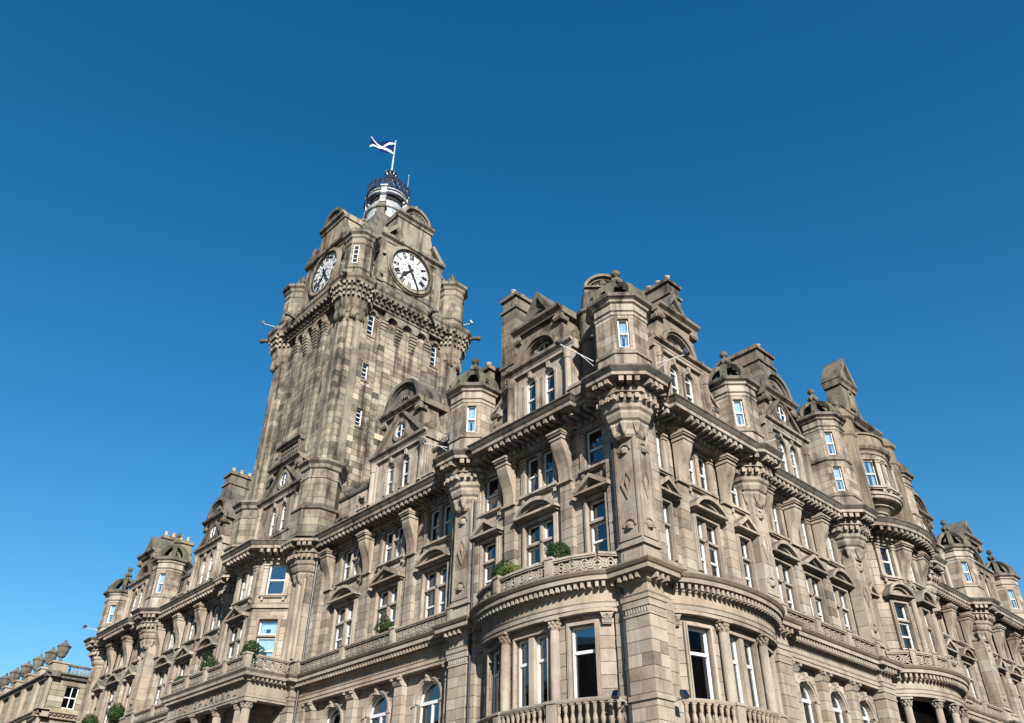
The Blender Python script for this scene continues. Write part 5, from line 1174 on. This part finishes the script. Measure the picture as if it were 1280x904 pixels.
for k in range(8):
    a = 2*PI*k/8; m = MB(); m.tube([(TX+r*math.cos(a), TY+r*math.sin(a), z) for r, z in ((1.9, 56.1), (1.75, 56.9), (1.3, 57.6), (.8, 58.3), (.45, 58.9), (.4, 59.2), (.55, 59.6))], .08, 6); m.lathe(TX+1.5*math.cos(a), TY+1.5*math.sin(a), [(.02, 57.45), (.13, 57.6), (.1, 57.8), (.02, 57.95)], 6); tp('crown_rib', m, 'iron')
m = MB(); m.lathe(TX, TY, [(.22, 56.4), (.2, 58.6), (.34, 58.8), (.3, 59.2), (.42, 59.5), (.3, 59.75), (.12, 59.9)], 12); tp('crown_stem', m, 'iron')
m = MB(); m.tube([(TX, TY, 59.7), (TX+.02, TY, 64.1)], [.1, .06], 8); m.lathe(TX+.02, TY, [(.03, 64.05), (.1, 64.15), (.09, 64.25), (.02, 64.33)], 8); tp('flagpole', m, 'lantern_white')
m = MB(); m.tube([(TX+1.4, TY-.9, 56.2), (TX+1.4, TY-.9, 59.7)], .025, 5); m.lathe(TX+1.4, TY-.9, [(.02, 59.6), (.06, 59.7), (.02, 59.85)], 6); tp('aerial', m, 'lead')
# waterspouts on the cornice
for F, x, d in ((TF[0], 5.6, 1.9), (TF[0], 1.6, 1.1), (TF[1], 1.4, 1.1), (TF[1], 5.6, 1.9), (TF[0], -5.1, 1.9)):
    m = MB(); m.tube([(0, -.6, 0), (0, .2, .02), (0, .7, .1), (0, 1.0, .08)], [.22, .18, .15, .17], 8); m.lathe(0, 1.0, [(.05, -.12), (.18, -.05), (.2, .15), (.1, .28), (.02, .32)], 8)
    for sg in (-1, 1): m.loft([[(sg*.1, .2, .15), (sg*.1, .5, .18), (sg*.12, .5, .1)], [(sg*.42, .05, .4), (sg*.42, .3, .42), (sg*.44, .3, .36)]])
    D = F.D if abs(x) < 4.5 else tuple(Vector((F.D[0]+F.S[0]*(1 if x > 0 else -1), F.D[1]+F.S[1]*(1 if x > 0 else -1))).normalized())
    P = F.p(x, d-.4 if abs(x) < 4.5 else .55, 40.2); tp('waterspout', m, 'stone_grey', MF(*P, D))
# ------------------------------------------------------------------ flag
fl = bpy.data.meshes.new('flag'); nx, nz = 30, 18; V = []; Fc = []; mi = []
wind = Vector((-.85, .5, 0)).normalized(); side = Vector((-wind.y, wind.x, 0)); LX, LZ = 2.5, 1.5
for k, off in ((0, 0), (1, .012)):
    for j in range(nz+1):
        for i in range(nx+1):
            u, v = i/nx, j/nz
            p = wind*(u*LX*.93)+side*(.3*math.sin(u*7+v*2.2)*u**.7+off)+Vector((0, 0, -v*LZ*(1-.1*u)+.12*u+.1*math.sin(u*6+1)*u-.0*v)); V.append(p)
n1 = (nx+1)*(nz+1)
for k in range(2):
    for j in range(nz):
        for i in range(nx):
            a = k*n1+j*(nx+1)+i; Fc.append((a, a+1, a+nx+2, a+nx+1)); u, v = (i+.5)/nx, (j+.5)/nz; mi.append(1 if min(abs(u-v), abs(u-(1-v))) < .085 else 0)
bd = [j*(nx+1) for j in range(nz+1)]+[nz*(nx+1)+i for i in range(1, nx+1)]+[j*(nx+1)+nx for j in range(nz-1, -1, -1)]+[i for i in range(nx-1, 0, -1)]
for a, b in zip(bd, bd[1:]+bd[:1]): Fc.append((a, b, b+n1, a+n1)); mi.append(0)
fl.from_pydata(V, [], Fc); fl.materials.append(MT['flag_blue']); fl.materials.append(MT['flag_white']); fl.polygons.foreach_set('material_index', mi)
o = add('flag', fl, None, Matrix.Translation((TX-.02, TY+.08, 63.95))); o['label'] = 'blue flag with white diagonal cross flying from the tower flagpole'; o['category'] = 'flag'
# ------------------------------------------------------------------ neighbour with urns
NB = thing('urn_topped_building', (-1.7, 64, 0), 'lower pale stone building with a row of urns along its parapet, beyond the hotel end', 'building')
NF = Frame((-1.7, 0), (-1, 0), (0, 1)); NS = Frame((0, 63.0), (0, -1), (1, 0))
wall(NF, NB, 63.07, 90, 0, 18.2, -.02, [(y-.55, y+.55, 15.9, 17.6) for y in (64.7, 68, 71.4, 74.8)], t=.5, ch=.5, bl=1.1, mt='stone_pale', name='wall', th='nb')
wall(NS, NB, -1.7, 8, 0, 18.2, 0, [(-.35, .75, 15.9, 17.7)], t=.5, ch=.5, bl=1.1, mt='stone_pale', name='wall', th='nb', bs=.1)
fr = MB(); kids = []; light(fr, kids, 0, 0, 1.1, 1.8, -.2, cur='dark', f=.08); fr.box(-.03, .03, -.24, -.17, 0, 1.8)
NW = T('window', fr.mesh('sash', 'white_paint'), kids); NW.place(NB, NS.M(.2, 0, 15.9))
for y in (64.7, 68, 71.4, 74.8): NW.place(NB, NF.M(y, -.02, 15.9))
for F, a, b in ((NF, 62.4, 90), (NS, -2.3, 8)):
    m = MB(F.p); m.pdz([(-.4, 15.0), (.25, 15.0), (.3, 15.2), (.6, 15.4), (.6, 15.55), (-.4, 15.7)], a, b); m.build('string_course', 'stone_pale', NB)
    m = MB(F.p); m.pdz([(-.4, 18.2), (.25, 18.2), (.3, 18.4), (.5, 18.5), (.5, 18.62), (-.4, 18.7)], a, b); m.build('cornice', 'stone_grey', NB)
    m = MB(F.p)
    for i in range(int((b-a)/.35)): m.box(a+.35*i, a+.35*i+.18, .2, .45, 15.22, 15.4)
    m.build('dentil_course', 'stone_pale', NB, kind='stuff')
ur = MB(); ur.lathe(0, 0, [(.3, 0), (.3, .12), (.14, .2), (.12, .34), (.3, .5), (.46, .9), (.5, 1.25), (.58, 1.32), (.58, 1.42), (.4, 1.46), (.34, 1.6), (.12, 1.7), (.14, 1.85), (.03, 1.95)], 14); UR = T('urn', ur.mesh('urn', 'stone_grey'))
for y in (63.3, 66.5, 69.9, 73.4, 76.8, 80.2):
    m = MB(NF.p); m.box(y-.55, y+.55, -.9, .35, 18.6, 19.35); m.box(y-.65, y+.65, -1.0, .45, 19.35, 19.5); m.box(y-.45, y+.45, .0, .3, 8, 18.2); m.build('urn_pedestal', 'stone_pale', NB)
    UR.place(NB, Matrix.Translation(NF.p(y, -.25, 19.5)))
m = MB(NF.p); m.box(63, 90, -.8, -.5, 18.6, 19.2); m.build('parapet', 'stone_grey', NB)
m = MB(NS.p); m.box(-1, 8, -.5, -.2, 19.35, 19.5); m.box(-1, 8, -.5, -.2, 18.6, 18.75); m.build('parapet_rail', 'stone_grey', NB)
for i in range(28): baluster_t(.6).place(NB, NS.M(-.75+.32*i, -.35, 18.75))
m = MB(); m.box(-1.2, 12, 63.5, 89.5, 0, 18.3); m.build('core', 'stone_dim', NB)
# ------------------------------------------------------------------ topiary and plants
def shrub(F, s, d, z, r0, label, name='topiary_shrub', mt='leaf', squash=.95, n=2600, pot=.3):
    r = r0*.88; x, y, z = F.p(s, d, z); t = thing(name, (x, y, z), label, 'shrub', None)
    m = MB(); m.lathe(x, y, [(pot*.55, z), (pot*.75, z+.05), (pot, z+.42), (pot*1.08, z+.44), (pot*1.08, z+.5), (pot*.8, z+.5), (pot*.8, z+.44)], 12); m.build('pot', 'pot', t)
    m = MB(); m.tube([(x, y, z+.4), (x+.02, y, z+.85+r*.8)], [.04, .03], 6); m.build('stem', 'bark', t)
    m = MB(); zc = z+.82+r*.85; rnd = random.Random(sum(map(ord, label)) % 1000)
    bumps = [(Vector((rnd.gauss(0, 1), rnd.gauss(0, 1), rnd.gauss(0, 1))).normalized(), rnd.uniform(.04, .3)) for _ in range(22)]
    for i in range(n):
        v = Vector((rnd.gauss(0, 1), rnd.gauss(0, 1), rnd.gauss(0, 1))).normalized()
        k = rnd.uniform(.4, 1)**.5+sum(b*max(0, v.dot(q)-.75)*4 for q, b in bumps)
        p = Vector((x, y, zc))+Vector((v.x*r*k, v.y*r*k, v.z*r*k*squash)); nrm = (v+Vector((rnd.gauss(0, .5), rnd.gauss(0, .5), rnd.gauss(0, .5)))).normalized()
        a = nrm.cross(Vector((rnd.random(), rnd.random(), rnd.random()))).normalized(); b = nrm.cross(a); L = r*rnd.uniform(.06, .12)
        m.add([tuple(p-a*L), tuple(p+b*L*.55), tuple(p+a*L), tuple(p-b*L*.55)], [(0, 1, 2, 3)], rnd.random())
    m.build('foliage', mt, t)
    return t
shrub(FL, 3.8, .85, Z_D+.06, .5, 'clipped round shrub on the bow balcony before the twin window')
shrub(FL, 7.05, .85, Z_D+.06, .5, 'rounded dark shrub at the end of the bow balcony beside paler foliage')
shrub(FL, 6.35, 1.05, Z_D+.06, .4, 'pale yellow-green bushy plant trailing over the bow balcony rail', 'bushy_plant', 'leaf_light', .7, 900)
shrub(FL, 16.6, 0.0, Z_D+.04, .44, 'clipped round shrub on the long balcony under the triangular pediment')
shrub(FL, 25.6, 2.4, Z_D+.04, .55, 'clipped round shrub at the corner of the porch balcony')
shrub(FL, 30.4, 2.55, Z_D+.04, .5, 'clipped round shrub on the porch balcony above the carved lettering')
shrub(FL, 33.3, 2.75, Z_D-.45, .5, 'small dark shrub at the far end of the porch balcony')
shrub(F2, 47.9, .35, Z_D-.1, .62, 'broad clipped shrub on the far pavilion ledge near its twin window')
shrub(F2, 52.1, .5, Z_D-.4, .7, 'browning round shrub on the far pavilion ledge next to the end pier', mt='leaf')
# ------------------------------------------------------------------ floodlights
def flood(P, D, label, arm=.9, drop=0):
    P = Vector(P); D = Vector(D).normalized(); t = thing('floodlight', tuple(P), label, 'floodlight', 'floodlights on bracket arms')
    e = P+D*arm+Vector((0, 0, drop)); m = MB(); m.tube([tuple(P), tuple(e)], .024, 6); m.tube([tuple(P+Vector((0, 0, -.25))), tuple(P+(e-P)*.4)], .016, 5); m.build('arm', 'lamp_arm', t)
    q = MB(); a = math.atan2(D.y, D.x); M = Matrix.Translation(e+Vector((0, 0, .1))) @ Matrix.Rotation(a, 4, 'Z') @ Matrix.Rotation(R_(-35), 4, 'Y') @ Matrix.Scale(.72, 4)
    q.loft([[(x, y*k, z*k) for y, z in ((-.17, -.2), (.17, -.2), (.17, .2), (-.17, .2))] for x, k in ((-.14, .6), (-.02, .95), (.1, 1.0), (.12, 1.0))]); q.build('lamp_head', 'lamp_body', t, M)
    q = MB(); q.box(.12, .135, -.15, .15, -.18, .18); q.build('lens', 'glass', t, M)
flood(FL.p(1.35, .1, 7.6), (-1, -.2, 0), 'black floodlight on a pale arm beside the corner pier, under the bow balcony with shrubs', .95)
flood(FR.p(1.15, .3, 7.6), (-.3, -1, 0), 'black floodlight on a pale arm beside the corner pier, under the bow without a balustrade', .95)
flood((-.75, 1.25, 21.2), (-1, .4, 0), 'floodlight on a white arm at the corner turret, facing the tower side', 1.6, .5)
flood((1.35, -.5, 21.2), (.5, -1, 0), 'floodlight on a white arm at the corner turret, facing the far bow', 1.3, .2)
flood(FL.p(11.4, .6, 21.1), (-.6, 1, 0), 'floodlight on a long arm at the turret nearest the clock tower', 1.5, .5)
flood(FR.p(10.2, .5, 20.9), (.4, -1, 0), 'floodlight on an arm at the turret beside the tall twin-storey turret', 1.0, .1)
flood(F2.p(56.3, .4, 21.0), (-.6, 1, 0), 'floodlight reaching out from the end turret of the far wing', 1.8, .3)
flood((TX-BQ-.9, TY+BQ+.6, 41.4), (-.7, .7, 0), 'floodlight on a bracket at the far side bartizan of the clock tower', 1.5, .5)
flood((TX-BQ-.6, TY-BQ+1.0, 43.0), (-1, -.1, 0), 'floodlight arm in front of the oblique clock dial', 1.3, -.2)
flood((TX-BQ+1.2, TY-BQ-.6, 43.0), (-.1, -1, 0), 'floodlight arm beside the frontal clock dial', 1.2, .2)
flood((TX+BQ+1.0, TY-BQ-.3, 42.0), (.8, -.5, 0), 'floodlight at the bartizan on the roof side of the clock tower', .8, .3)
# ------------------------------------------------------------------ individual stones
for th in STN: flush_stones(th, {'hotel': 300, 'tower': 300, 'nb': 120}[th])
